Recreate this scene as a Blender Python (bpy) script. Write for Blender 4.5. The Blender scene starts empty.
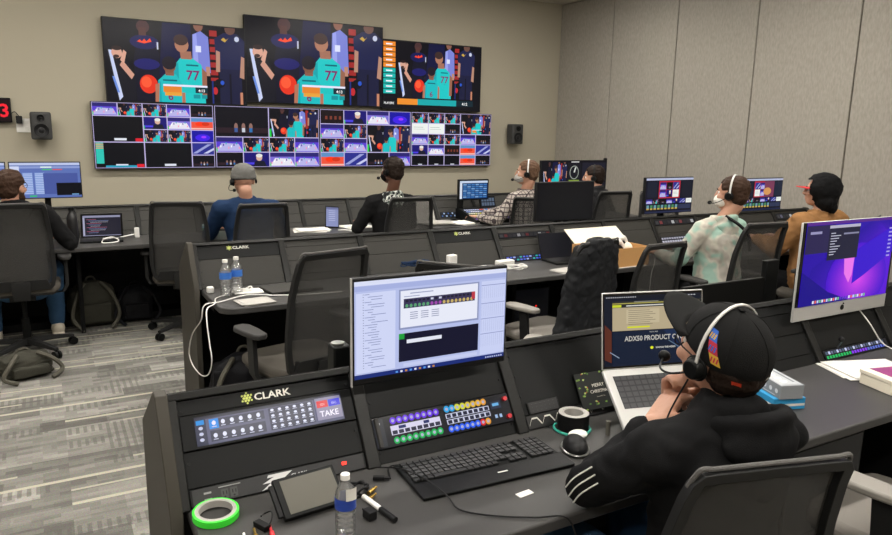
import bpy, bmesh, math, random
from mathutils import Vector as V, Matrix as M, Euler, noise
random.seed(7)
PI = math.pi
sc = bpy.context.scene
col = sc.collection

# ------------------------------------------------------------------ colours and materials
def lin(c):
    if isinstance(c, str):
        c = c.replace('#', ''); c = ''.join(q*2 for q in c) if len(c) == 3 else c; c = tuple(int(c[i:i+2], 16)/255 for i in (0, 2, 4))
    return tuple((x/12.92 if x <= .04045 else ((x+.055)/1.055)**2.4) for x in c)

def nodes(name):
    m = bpy.data.materials.new(name); m.use_nodes = True
    nt = m.node_tree; b = nt.nodes['Principled BSDF']
    return m, nt, b

def mat(name, c, rough=.6, metal=0, bump=0, scale=60, vary=0, spec=.5, alpha=1, coat=0):
    m, nt, b = nodes(name)
    L = lin(c)
    b.inputs['Base Color'].default_value = (*L, 1)
    b.inputs['Roughness'].default_value = rough
    b.inputs['Metallic'].default_value = metal
    b.inputs['Specular IOR Level'].default_value = spec
    b.inputs['Alpha'].default_value = alpha
    b.inputs['Coat Weight'].default_value = coat
    if bump or vary:
        tc = nt.nodes.new('ShaderNodeTexCoord'); n = nt.nodes.new('ShaderNodeTexNoise')
        n.inputs['Scale'].default_value = scale; n.inputs['Detail'].default_value = 4
        nt.links.new(tc.outputs['Object'], n.inputs['Vector'])
        if bump:
            bp = nt.nodes.new('ShaderNodeBump'); bp.inputs['Strength'].default_value = bump; bp.inputs['Distance'].default_value = .004
            nt.links.new(n.outputs['Fac'], bp.inputs['Height']); nt.links.new(bp.outputs['Normal'], b.inputs['Normal'])
        if vary:
            r = nt.nodes.new('ShaderNodeMix'); r.data_type = 'RGBA'
            r.inputs['A'].default_value = (*[x*(1-vary) for x in L], 1); r.inputs['B'].default_value = (*[min(1, x*(1+vary)) for x in L], 1)
            nt.links.new(n.outputs['Fac'], r.inputs['Factor']); nt.links.new(r.outputs['Result'], b.inputs['Base Color'])
    return m

def emis(name, c, s=1.0):
    m, nt, b = nodes(name)
    b.inputs['Base Color'].default_value = (.01, .01, .01, 1)
    b.inputs['Emission Color'].default_value = (*lin(c), 1); b.inputs['Emission Strength'].default_value = s
    return m

def screen_mat(name, s=1.0, rough=.25, spec=.12):
    m, nt, b = nodes(name)
    a = nt.nodes.new('ShaderNodeAttribute'); a.attribute_name = 'col'
    b.inputs['Base Color'].default_value = (.008, .008, .01, 1); b.inputs['Roughness'].default_value = rough; b.inputs['Specular IOR Level'].default_value = spec
    nt.links.new(a.outputs['Color'], b.inputs['Emission Color']); b.inputs['Emission Strength'].default_value = s
    return m

def paint_mat(name, rough=.6):
    m, nt, b = nodes(name)
    a = nt.nodes.new('ShaderNodeAttribute'); a.attribute_name = 'col'
    nt.links.new(a.outputs['Color'], b.inputs['Base Color']); b.inputs['Roughness'].default_value = rough
    return m

X = {}
X['black'] = mat('satin black plastic', '#1b1b1c', .45, bump=.05, scale=300, spec=.16)
X['console'] = mat('charcoal console paint', '#151514', .5, bump=.08, scale=400, spec=.16)
X['rail'] = mat('dark anodised rail', '#242423', .34, .3, spec=.16)
X['rack'] = mat('grey rack blank paint', '#33322f', .5, bump=.05, scale=400, spec=.16)
X['keycap'] = mat('dark grey keycap plastic', '#2f2f30', .5, spec=.3)
X['padlight'] = mat('light grey arm pad', '#85817a', .6)
X['speaker'] = mat('dark grey speaker paint', '#3a3a39', .55, spec=.3)
X['rackdark'] = mat('near black rack paint', '#0e0f0f', .42, spec=.16)
X['side'] = mat('grey brown console side laminate', '#413e38', .55, spec=.16)
X['desk'] = mat('charcoal desk laminate', '#41403f', .40, bump=.06, scale=700, vary=.12, spec=.16)
X['under'] = mat('black cabinet laminate', '#0e0e0f', .6, spec=.16)
X['chairframe'] = mat('charcoal chair plastic', '#232323', .45, spec=.16)
X['chairgrey'] = mat('grey braided mesh border', '#565452', .8, bump=.6, scale=250)
X['pad'] = mat('dark grey arm pad urethane', '#3c3b3a', .55, spec=.12)
X['seat'] = mat('grey seat fabric', '#55514b', .9, bump=.5, scale=400, vary=.15, spec=.12)
X['seatlight'] = mat('light grey seat fabric', '#85807a', .9, bump=.5, scale=400, vary=.1, spec=.12)
X['steel'] = mat('brushed steel', '#9a9a98', .3, .9)
X['alu'] = mat('silver aluminium', '#c4c3c0', .38, .25)
X['white'] = mat('white plastic', '#e4e2dd', .4)
X['paper'] = mat('white paper', '#e2dfd8', .8, bump=.1, scale=80)
X['papergrey'] = mat('grey printed paper', '#a9a6a0', .8)
X['skin'] = mat('light skin', '#b98a72', .5, bump=.15, scale=150, vary=.06)
X['skindark'] = mat('dark skin', '#5b3a2b', .5, bump=.15, scale=150, vary=.06)
X['hairdark'] = mat('dark brown hair', '#231a15', .55, bump=.9, scale=120, vary=.4, spec=.12)
X['hairbrown'] = mat('brown hair', '#3b2a20', .55, bump=.9, scale=120, vary=.4, spec=.12)
X['hairthin'] = mat('short greying brown hair', '#5b4536', .6, bump=.8, scale=120, vary=.35, spec=.12)
X['eyew'] = mat('eye white', '#e6e2dc', .2)
X['jblack'] = mat('black jersey cotton', '#131314', .85, bump=.35, scale=500, vary=.2, spec=.12)
X['jcap'] = mat('black cotton twill', '#1a1a1a', .85, bump=.5, scale=600, vary=.15, spec=.12)
X['jgrey'] = mat('dark grey jersey', '#29292b', .85, bump=.35, scale=400, vary=.2, spec=.12)
X['jblue'] = mat('navy blue jersey', '#1c2f4c', .85, bump=.35, scale=400, vary=.2, spec=.12)
X['beanie'] = mat('heather grey knit', '#6c6b68', .95, bump=.9, scale=260, vary=.25, spec=.12)
X['jbrown'] = mat('tan duck canvas', '#8f6842', .85, bump=.4, scale=300, vary=.18, spec=.12)
X['jeans'] = mat('blue denim', '#3a5878', .85, bump=.4, scale=500, vary=.25, spec=.12)
X['pants'] = mat('black trouser cloth', '#111113', .85, bump=.2, spec=.12)
X['shoe'] = mat('cream rubber', '#c8bfae', .6)
X['shoeblack'] = mat('black leather', '#151515', .5)
X['quilt'] = mat('black quilted nylon', '#1d1e20', .6, bump=.2, scale=200, spec=.12)
X['bag'] = mat('grey green backpack nylon', '#3b3a33', .8, bump=.5, scale=200, vary=.25, spec=.12)
X['bagblack'] = mat('black nylon', '#17171a', .55, bump=.5, scale=120, vary=.25, spec=.12)
X['strap'] = mat('worn grey webbing', '#4c493f', .8, bump=.4, scale=300)
X['card'] = mat('brown cardboard', '#b98b55', .85, bump=.15, scale=150, vary=.06)
X['cardwhite'] = mat('white cardboard', '#e6ddca', .8, bump=.1, scale=100)
X['green'] = mat('neon green tape', '#3fe83a', .55)
X['teal'] = mat('teal tape', '#2f9d8a', .6)
X['blue'] = mat('bright blue carton', '#2b92c8', .5)
X['greybox'] = mat('grey printed carton', '#8b8f93', .45)
X['red'] = mat('red cloth', '#c9262c', .7)
X['redplastic'] = mat('red plastic', '#c3202a', .4)
X['orange'] = mat('orange patch', '#e0482a', .6)
X['magenta'] = mat('magenta print', '#8a2f6d', .5)
X['brass'] = mat('brass connector', '#b9964a', .3, .9)
X['pcb'] = mat('white device shell', '#dcdad4', .4)
X['glassblack'] = mat('black glass', '#0a0a0c', .08)
X['greyglass'] = mat('matte grey screen glass', '#5a5850', .25)
X['lime'] = mat('pale lime logo paint', '#c5cf6a', .5)
X['offwhite'] = mat('off white lettering', '#d2d0c8', .5)
X['blackbottle'] = mat('matte black bottle', '#141415', .4)
X['band'] = mat('pale headband', '#c9c7c2', .45)
X['wallfront'] = mat('warm grey painted plaster', '#a59e8c', .85, bump=.06, scale=250)
X['ceil'] = mat('white ceiling paint', '#cfcabf', .9)
X['wallback'] = mat('grey painted plaster', '#8f897d', .9)
X['carpetseam'] = X['black']
X['screen'] = screen_mat('lit display', .95, .18)
X['screenwall'] = screen_mat('lit video wall display', 1.0, .16)
X['screendim'] = screen_mat('dim lit display', .8)
X['paint'] = paint_mat('printed artwork')
X['lamp'] = emis('ceiling lamp diffuser', '#fffaf2', 72)
X['ledred'] = emis('red led', '#ff2a1a', 3)

# mesh cloth of the chairs: thin woven net, partly see-through
m, nt, b = nodes('charcoal woven chair mesh')
b.inputs['Base Color'].default_value = (*lin('#3d3c3a'), 1); b.inputs['Roughness'].default_value = .7
b.inputs['Alpha'].default_value = .56
w = nt.nodes.new('ShaderNodeTexWave'); w.inputs['Scale'].default_value = 120; tc = nt.nodes.new('ShaderNodeTexCoord')
nt.links.new(tc.outputs['Object'], w.inputs['Vector']); bp = nt.nodes.new('ShaderNodeBump'); bp.inputs['Strength'].default_value = .3
nt.links.new(w.outputs['Fac'], bp.inputs['Height']); nt.links.new(bp.outputs['Normal'], b.inputs['Normal'])
X['mesh'] = m
def mkglass(name, c, a):
    m, nt, b = nodes(name)
    t0 = nt.nodes.new('ShaderNodeBsdfTransparent'); t0.inputs[0].default_value = (*c, 1); df = nt.nodes.new('ShaderNodeBsdfDiffuse'); df.inputs[0].default_value = (.75, .76, .76, 1); t = nt.nodes.new('ShaderNodeMixShader'); t.inputs[0].default_value = .16; nt.links.new(t0.outputs[0], t.inputs[1]); nt.links.new(df.outputs[0], t.inputs[2])
    g = nt.nodes.new('ShaderNodeBsdfGlossy'); g.inputs['Roughness'].default_value = .06
    fr = nt.nodes.new('ShaderNodeFresnel'); fr.inputs[0].default_value = 1.45
    ad = nt.nodes.new('ShaderNodeMath'); ad.operation = 'ADD'; ad.inputs[1].default_value = a
    mx = nt.nodes.new('ShaderNodeMixShader')
    nt.links.new(fr.outputs[0], ad.inputs[0]); nt.links.new(ad.outputs[0], mx.inputs[0]); nt.links.new(t.outputs[0], mx.inputs[1]); nt.links.new(g.outputs[0], mx.inputs[2])
    nt.links.new(mx.outputs[0], nt.nodes['Material Output'].inputs[0])
    return m
X['clear'] = mkglass('clear bottle plastic', (.93, .94, .95), .1)

def N(nt, t, **k):
    n = nt.nodes.new(t)
    for a, v in k.items(): setattr(n, a, v)
    return n
# carpet: planks laid along the rows, each with its own tone, hatch marks and pale stripes
m, nt, b = nodes('grey plank carpet')
tc = N(nt, 'ShaderNodeTexCoord'); b.inputs['Roughness'].default_value = .95; b.inputs['Specular IOR Level'].default_value = .15
def brick(wd, ht, off, c1, c2, mo, ms=0):
    k = N(nt, 'ShaderNodeTexBrick'); k.offset = off
    k.inputs['Scale'].default_value = 1; k.inputs['Brick Width'].default_value = wd; k.inputs['Row Height'].default_value = ht
    k.inputs['Mortar Size'].default_value = ms; k.inputs['Color1'].default_value = (*[c1]*3, 1); k.inputs['Color2'].default_value = (*[c2]*3, 1); k.inputs['Mortar'].default_value = (*[mo]*3, 1)
    nt.links.new(tc.outputs['Object'], k.inputs['Vector']); return k
def mixn(mode, f, a, bb):
    x = N(nt, 'ShaderNodeMix', data_type='RGBA', blend_type=mode)
    if isinstance(f, float): x.inputs['Factor'].default_value = f
    else: nt.links.new(f, x.inputs['Factor'])
    for s, q in (('A', a), ('B', bb)):
        if isinstance(q, tuple): x.inputs[s].default_value = q
        else: nt.links.new(q, x.inputs[s])
    return x.outputs['Result']
k1 = brick(.33, .13, .37, .14, .36, .3)
k2 = brick(.11, .033, .41, .62, 1.0, 1.0)
k5 = brick(.23, .065, .31, .78, 1.0, 1.0)
base = mixn('MULTIPLY', .9, k1.outputs['Color'], k2.outputs['Color']); base = mixn('MULTIPLY', .9, base, k5.outputs['Color'])
mp = N(nt, 'ShaderNodeMapping'); mp.inputs['Scale'].default_value = (1, .0001, 1); nt.links.new(tc.outputs['Object'], mp.inputs['Vector'])
wv = N(nt, 'ShaderNodeTexWave', bands_direction='X', wave_profile='SIN'); wv.inputs['Scale'].default_value = 8.5; nt.links.new(mp.outputs[0], wv.inputs['Vector'])
rm = N(nt, 'ShaderNodeMath', operation='GREATER_THAN'); rm.inputs[1].default_value = .55; nt.links.new(wv.outputs['Fac'], rm.inputs[0])
k4 = brick(.25, .09, .29, 0, 1, 0)
rk = N(nt, 'ShaderNodeMath', operation='GREATER_THAN'); rk.inputs[1].default_value = .74; nt.links.new(k4.outputs['Color'], rk.inputs[0])
mu = N(nt, 'ShaderNodeMath', operation='MULTIPLY'); nt.links.new(rm.outputs[0], mu.inputs[0]); nt.links.new(rk.outputs[0], mu.inputs[1])
hs = N(nt, 'ShaderNodeMath', operation='MULTIPLY'); hs.inputs[1].default_value = .55; nt.links.new(mu.outputs[0], hs.inputs[0])
base = mixn('MIX', hs.outputs[0], base, (.10, .10, .10, 1))
def stripe(period, th, off, seg, keep, colr, bs):
    s = N(nt, 'ShaderNodeSeparateXYZ'); nt.links.new(tc.outputs['Object'], s.inputs[0])
    m1 = N(nt, 'ShaderNodeMath', operation='MULTIPLY_ADD'); m1.inputs[1].default_value = 1/period; m1.inputs[2].default_value = off; nt.links.new(s.outputs['Y'], m1.inputs[0])
    f = N(nt, 'ShaderNodeMath', operation='FRACT'); nt.links.new(m1.outputs[0], f.inputs[0])
    g = N(nt, 'ShaderNodeMath', operation='LESS_THAN'); g.inputs[1].default_value = th; nt.links.new(f.outputs[0], g.inputs[0])
    kk = brick(seg, period, .43, 0, 1, 1); h = N(nt, 'ShaderNodeMath', operation='GREATER_THAN'); h.inputs[1].default_value = keep; nt.links.new(kk.outputs['Color'], h.inputs[0])
    q = N(nt, 'ShaderNodeMath', operation='MULTIPLY'); nt.links.new(g.outputs[0], q.inputs[0]); nt.links.new(h.outputs[0], q.inputs[1])
    return mixn('MIX', q.outputs[0], bs, colr)
base = stripe(.25, .10, 0, .95, .25, (.40, .39, .345, 1), base)
base = stripe(.25, .07, .45, .5, .6, (.36, .355, .315, 1), base)
tint = mixn('MULTIPLY', 1.0, base, (1.0, .965, .87, 1))
nz = N(nt, 'ShaderNodeTexNoise'); nz.inputs['Scale'].default_value = 160; nt.links.new(tc.outputs['Object'], nz.inputs['Vector'])
tint = mixn('OVERLAY', .45, tint, nz.outputs['Color'])
nt.links.new(tint, b.inputs['Base Color'])
bp = N(nt, 'ShaderNodeBump'); bp.inputs['Strength'].default_value = .5; bp.inputs['Distance'].default_value = .004
nt.links.new(nz.outputs['Fac'], bp.inputs['Height']); nt.links.new(bp.outputs['Normal'], b.inputs['Normal'])
X['carpet'] = m
# acoustic fabric
m, nt, b = nodes('grey acoustic fabric'); tc = N(nt, 'ShaderNodeTexCoord'); b.inputs['Roughness'].default_value = .95
n1 = N(nt, 'ShaderNodeTexNoise'); n1.inputs['Scale'].default_value = 60; n1.inputs['Detail'].default_value = 6
mp = N(nt, 'ShaderNodeMapping'); mp.inputs['Scale'].default_value = (1, 1, .35); nt.links.new(tc.outputs['Object'], mp.inputs['Vector']); nt.links.new(mp.outputs[0], n1.inputs['Vector'])
base = mixn('MIX', n1.outputs['Fac'], (*lin('#807b72'), 1), (*lin('#a8a298'), 1)); nt.links.new(base, b.inputs['Base Color'])
bp = N(nt, 'ShaderNodeBump'); bp.inputs['Strength'].default_value = .4; bp.inputs['Distance'].default_value = .004; nt.links.new(n1.outputs['Fac'], bp.inputs['Height']); nt.links.new(bp.outputs['Normal'], b.inputs['Normal'])
X['acoustic'] = m
# plaid shirt: light cloth with dark checks both ways
m, nt, b = nodes('plaid flannel'); tc = N(nt, 'ShaderNodeTexCoord'); b.inputs['Roughness'].default_value = .9
def lines(axis, scale, th):
    s = N(nt, 'ShaderNodeSeparateXYZ'); nt.links.new(tc.outputs['Object'], s.inputs[0])
    a = N(nt, 'ShaderNodeMath', operation='MULTIPLY'); a.inputs[1].default_value = scale; nt.links.new(s.outputs[axis], a.inputs[0])
    f = N(nt, 'ShaderNodeMath', operation='FRACT'); nt.links.new(a.outputs[0], f.inputs[0])
    g = N(nt, 'ShaderNodeMath', operation='LESS_THAN'); g.inputs[1].default_value = th; nt.links.new(f.outputs[0], g.inputs[0]); return g.outputs[0]
base = mixn('MIX', lines('Z', 24, .24), (*lin('#a39a92'), 1), (*lin('#3d3436'), 1))
base = mixn('MIX', lines('X', 24, .2), base, (*lin('#3d3436'), 1)); base = mixn('MIX', lines('Y', 24, .18), base, (*lin('#453a3c'), 1))
nt.links.new(base, b.inputs['Base Color']); X['plaid'] = m
# camouflage / tie dye from noise
def blotch(name, stops, scale, const=True):
    m, nt, b = nodes(name); tc = N(nt, 'ShaderNodeTexCoord'); b.inputs['Roughness'].default_value = .9
    n = N(nt, 'ShaderNodeTexNoise'); n.inputs['Scale'].default_value = scale; n.inputs['Detail'].default_value = 2; nt.links.new(tc.outputs['Object'], n.inputs['Vector'])
    r = N(nt, 'ShaderNodeValToRGB'); r.color_ramp.interpolation = 'CONSTANT' if const else 'EASE'
    while len(r.color_ramp.elements) < len(stops): r.color_ramp.elements.new(.5)
    for e, (p, c) in zip(r.color_ramp.elements, stops): e.position = p; e.color = (*lin(c), 1)
    nt.links.new(n.outputs['Fac'], r.inputs[0]); nt.links.new(r.outputs[0], b.inputs['Base Color']); return m
X['camo'] = blotch('black and white camouflage cloth', [(0, '#15171a'), (.45, '#5d6660'), (.52, '#cfd3cc'), (.62, '#15171a')], 30)
X['tiedye'] = blotch('mint and cream tie dye fleece', [(0, '#7fa595'), (.44, '#95b3a5'), (.53, '#bdb9ab'), (.6, '#aaa398'), (.72, '#7fa394')], 7, False)

# ------------------------------------------------------------------ object helpers
def tag(o, label=None, cat=None, group=None, kind=None):
    if label: o['label'] = label
    if cat: o['category'] = cat
    if group: o['group'] = group
    if kind: o['kind'] = kind
    return o
def thing(name, label, cat, loc=(0, 0, 0), rz=0, group=None):
    o = bpy.data.objects.new(name, None); col.objects.link(o); o.empty_display_size = .05
    o.location = loc; o.rotation_euler = (0, 0, rz)
    return tag(o, label, cat, group)
def obj(name, me, m, parent=None, bevel=0, seg=2, angle=35, label=None, loc=None):
    if isinstance(me, MB): me = me.mesh(name)
    if m is not None and not me.materials:
        me.materials.append(X[m] if isinstance(m, str) else m)
    o = bpy.data.objects.new(name, me); col.objects.link(o)
    if parent is not None: o.parent = parent
    if loc is not None: o.location = loc
    me.shade_smooth(); me.set_sharp_from_angle(angle=math.radians(angle))
    if bevel:
        bv = o.modifiers.new('bevel', 'BEVEL'); bv.width = bevel; bv.segments = seg; bv.limit_method = 'ANGLE'; bv.angle_limit = math.radians(40)
    if label: o['label'] = label
    return o
def copy_thing(root, loc=None, rz=None, label=None, group=None):
    def rec(o, par):
        c = o.copy(); col.objects.link(c)
        if par is not None: c.parent = par
        for ch in kids.get(o.name, []): rec(ch, c)
        return c
    kids = {}
    stack = [root]
    while stack:
        q = stack.pop(); kids[q.name] = list(q.children); stack += list(q.children)
    r = rec(root, None)
    if loc is not None: r.location = loc
    if rz is not None: r.rotation_euler = (0, 0, rz)
    if label: r['label'] = label
    if group: r['group'] = group
    return r

class MB:
    def __init__(s): s.v = []; s.f = []
    def add(s, vs, fs):
        n = len(s.v); s.v += [V(p) for p in vs]; s.f += [tuple(i+n for i in f) for f in fs]; return s
    def box(s, c, d, R=None):
        hx, hy, hz = [q/2 for q in d]; c = V(c)
        p = [V((x*hx, y*hy, z*hz)) for x in (-1, 1) for y in (-1, 1) for z in (-1, 1)]
        if R is not None: p = [R @ q for q in p]
        return s.add([c+q for q in p], [(0, 1, 3, 2), (4, 6, 7, 5), (0, 4, 5, 1), (2, 3, 7, 6), (0, 2, 6, 4), (1, 5, 7, 3)])
    def prism(s, pts, vec):
        pts = [V(p) for p in pts]; n = len(pts); vec = V(vec)
        nn = V((0, 0, 0))
        for i in range(n): nn += pts[i].cross(pts[(i+1) % n])
        if nn.dot(vec) > 0: pts = pts[::-1]
        return s.add(pts+[p+vec for p in pts], [tuple(range(n)), tuple(range(2*n-1, n-1, -1))]+[((i+1) % n, i, i+n, (i+1) % n+n) for i in range(n)])
    def rings(s, R, cap=True, close=False):
        n = len(R[0]); k = len(s.v); s.v += [V(p) for r in R for p in r]
        m = len(R)
        for a in range(m if close else m-1):
            b = (a+1) % m
            for i in range(n):
                j = (i+1) % n; s.f.append((k+a*n+i, k+a*n+j, k+b*n+j, k+b*n+i))
        if cap and not close:
            s.f.append(tuple(k+i for i in reversed(range(n)))); s.f.append(tuple(k+(m-1)*n+i for i in range(n)))
        return s
    def cyl(s, p0, p1, r0, r1=None, n=16):
        r1 = r0 if r1 is None else r1; p0, p1 = V(p0), V(p1); d = (p1-p0).normalized(); u = d.orthogonal().normalized(); w = d.cross(u)
        ring = lambda p, r: [p+u*r*math.cos(2*PI*i/n)+w*r*math.sin(2*PI*i/n) for i in range(n)]
        return s.rings([ring(p0, r0), ring(p1, r1)])
    def capsule(s, p0, r0, p1, r1, n=14):
        p0, p1 = V(p0), V(p1); d = (p1-p0)
        if d.length < 1e-6: d = V((0, 0, 1e-4))
        d = d.normalized(); u = d.orthogonal().normalized(); w = d.cross(u); R = []
        for k in range(1, 6):
            a = PI/2*k/5.0; R.append((p0-d*r0*math.cos(a), r0*math.sin(a)))
        for k in range(5):
            a = PI/2*k/5.0; R.append((p1+d*r1*math.sin(a), r1*math.cos(a)))
        return s.rings([[c+u*r*math.cos(2*PI*i/n)+w*r*math.sin(2*PI*i/n) for i in range(n)] for c, r in R])
    def ell(s, c, r, R=None, n=20):
        c = V(c); rr = []
        for k in range(1, n//2):
            a = PI*k/(n//2); z = -math.cos(a)
            ring = [V((r[0]*math.sin(a)*math.cos(2*PI*i/n), r[1]*math.sin(a)*math.sin(2*PI*i/n), r[2]*z)) for i in range(n)]
            rr.append([c+(R @ q if R is not None else q) for q in ring])
        return s.rings(rr)
    def tube(s, pts, r, n=6, smooth=True, close=False):
        pts = [V(p) for p in pts]
        if smooth and len(pts) > 2: pts = spline(pts)
        R = []; u = None
        for i, p in enumerate(pts):
            d = (pts[min(i+1, len(pts)-1)]-pts[max(i-1, 0)]).normalized()
            if u is None: u = d.orthogonal().normalized()
            u = (u-d*u.dot(d)).normalized(); w = d.cross(u)
            rr = r(i/(len(pts)-1)) if callable(r) else r
            R.append([p+u*rr*math.cos(2*PI*k/n)+w*rr*math.sin(2*PI*k/n) for k in range(n)])
        return s.rings(R)
    def lathe(s, prof, n=24, c=(0, 0, 0), cap=True):
        c = V(c); return s.rings([[c+V((r*math.cos(2*PI*i/n), r*math.sin(2*PI*i/n), z)) for i in range(n)] for r, z in prof], cap)
    def torus(s, c, R, r, n=32, k=8, flat=1.0, mat3=None):
        c = V(c); rr = []
        for i in range(n):
            a = 2*PI*i/n; q = []
            for j in range(k):
                b_ = 2*PI*j/k; p = V(((R+r*math.cos(b_))*math.cos(a), (R+r*math.cos(b_))*math.sin(a), r*flat*math.sin(b_)))
                q.append(c+(mat3 @ p if mat3 is not None else p))
            rr.append(q)
        return s.rings(rr, close=True)
    def xform(s, Mx):
        s.v = [Mx @ p for p in s.v]; return s
    def mesh(s, name):
        me = bpy.data.meshes.new(name); me.from_pydata([tuple(p) for p in s.v], [], s.f); me.update()
        bm = bmesh.new(); bm.from_mesh(me); bmesh.ops.recalc_face_normals(bm, faces=bm.faces); bm.to_mesh(me); bm.free()
        return me
def spline(pts, k=8):
    out = []; P = [pts[0]]+pts+[pts[-1]]
    for i in range(1, len(P)-2):
        a, b_, c, d = P[i-1:i+3]
        for j in range(k):
            t = j/k; out.append(.5*((2*b_)+(c-a)*t+(2*a-5*b_+4*c-d)*t*t+(3*b_-a-3*c+d)*t**3))
    out.append(pts[-1]); return out
def box(name, c, d, m, parent=None, bevel=.002, R=None, label=None, seg=2):
    return obj(name, MB().box(c, d, R), m, parent, bevel, seg, label=label)
def Rx(a): return M.Rotation(a, 3, 'X')
def Ry(a): return M.Rotation(a, 3, 'Y')
def Rz(a): return M.Rotation(a, 3, 'Z')
TMP = []
def voxel(mb, name, size, smooth=4, disp=0, dscale=.12, seed=0, fac=.6):
    """merge overlapping closed shapes into one continuous surface"""
    me = mb.mesh(name); o = bpy.data.objects.new('merge', me); col.objects.link(o)
    r = o.modifiers.new('r', 'REMESH'); r.mode = 'VOXEL'; r.voxel_size = size
    s_ = o.modifiers.new('s', 'SMOOTH'); s_.iterations = smooth; s_.factor = fac
    dg = bpy.context.evaluated_depsgraph_get(); dg.update()
    me2 = bpy.data.meshes.new_from_object(o.evaluated_get(dg)); bpy.data.objects.remove(o); me2.name = name
    if disp:
        off = V((seed*3.1, seed*1.7, 0))
        ns = [v.normal.copy() for v in me2.vertices]
        for v, n_ in zip(me2.vertices, ns):
            p = v.co/dscale+off
            f = noise.noise(p)+.5*noise.noise(V((p.x*2, p.y*2, p.z*3)))
            f = abs(f)*1.2-.35
            v.co += n_*disp*f
    return me2

# ------------------------------------------------------------------ flat artwork (screens, labels, prints)
_font = {}
def glyphs(txt, bold=False):
    k = (txt, bold)
    if k not in _font:
        c = bpy.data.curves.new('t', 'FONT'); c.body = txt; c.size = 1; c.resolution_u = 2
        if bold: c.offset = .02
        o = bpy.data.objects.new('t', c); col.objects.link(o)
        dg = bpy.context.evaluated_depsgraph_get(); dg.update()
        me = bpy.data.meshes.new_from_object(o.evaluated_get(dg))
        vs = [tuple(v.co) for v in me.vertices]; fs = [tuple(p.vertices) for p in me.polygons]
        bpy.data.objects.remove(o); bpy.data.meshes.remove(me)
        x0 = min(v[0] for v in vs); x1 = max(v[0] for v in vs)
        _font[k] = ([(v[0]-x0, v[1]) for v in vs], fs, x1-x0)
    return _font[k]
class Canvas:
    """printed or lit artwork on a w by h sheet; x right, y up, origin at its lower left corner"""
    def __init__(s, w, h, bg='#000000'):
        s.w, s.h = w, h; s.v = []; s.f = []; s.c = []; s.z = 0; s.T = [(0, 0, w, h)]; s.rect(0, 0, 1, 1, bg)
    def poly(s, pts, c, faces=None):
        if faces is None:      # keep artwork inside its sheet
            for ax, lim, sg in ((0, 0, 1), (0, 1, -1), (1, 0, 1), (1, 1, -1)):
                q = []
                for i in range(len(pts)):
                    p0, p1 = pts[i-1], pts[i]; d0, d1 = (p0[ax]-lim)*sg, (p1[ax]-lim)*sg
                    if (d0 >= 0) != (d1 >= 0): k = d0/(d0-d1); q.append((p0[0]+(p1[0]-p0[0])*k, p0[1]+(p1[1]-p0[1])*k))
                    if d1 >= 0: q.append(p1)
                pts = q
                if len(pts) < 3: return
        x0, y0, w, h = s.T[-1]; n = len(s.v); s.z += 1
        for p in pts: s.v.append((x0+p[0]*w, y0+p[1]*h, s.z)); s.c.append(lin(c))
        s.f += [tuple(i+n for i in f) for f in faces] if faces else [tuple(range(n, n+len(pts)))]
    def rect(s, x, y, w, h, c): s.poly([(x, y), (x+w, y), (x+w, y+h), (x, y+h)], c)
    def ell(s, x, y, rx, ry, c, n=14): s.poly([(x+rx*math.cos(2*PI*i/n), y+ry*math.sin(2*PI*i/n)) for i in range(n)], c)
    def text(s, t, x, y, size, c, align='l', bold=False, wmax=None):
        v, f, wd = glyphs(t, bold); _, _, W, H = s.T[-1]; kx = size*H/W
        if wmax: kx = min(kx, wmax/wd)
        dx = -wd*kx/2 if align == 'c' else (-wd*kx if align == 'r' else 0)
        s.poly([(x+dx+p[0]*kx, y+p[1]*size) for p in v], c, f)
    def push(s, x, y, w, h):
        x0, y0, W, H = s.T[-1]; s.T.append((x0+x*W, y0+y*H, w*W, h*H))
    def pop(s): s.T.pop()
    def mesh(s, name, step=None):
        step = step or min(.00006, .004/max(1, s.z))
        me = bpy.data.meshes.new(name)
        me.from_pydata([(x-s.w/2, -z*step, y-s.h/2) for x, y, z in s.v], [], s.f)
        a = me.color_attributes.new('col', 'FLOAT_COLOR', 'POINT')
        for i, c in enumerate(s.c): a.data[i].color = (*c, 1)
        return me
def art(name, cv, m, parent, loc=(0, 0, 0), rot=(0, 0, 0), label=None):
    me = cv.mesh(name); me.materials.append(X[m]); o = bpy.data.objects.new(name, me); col.objects.link(o)
    o.parent = parent; o.location = loc; o.rotation_euler = rot
    if label: o['label'] = label
    return o

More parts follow.
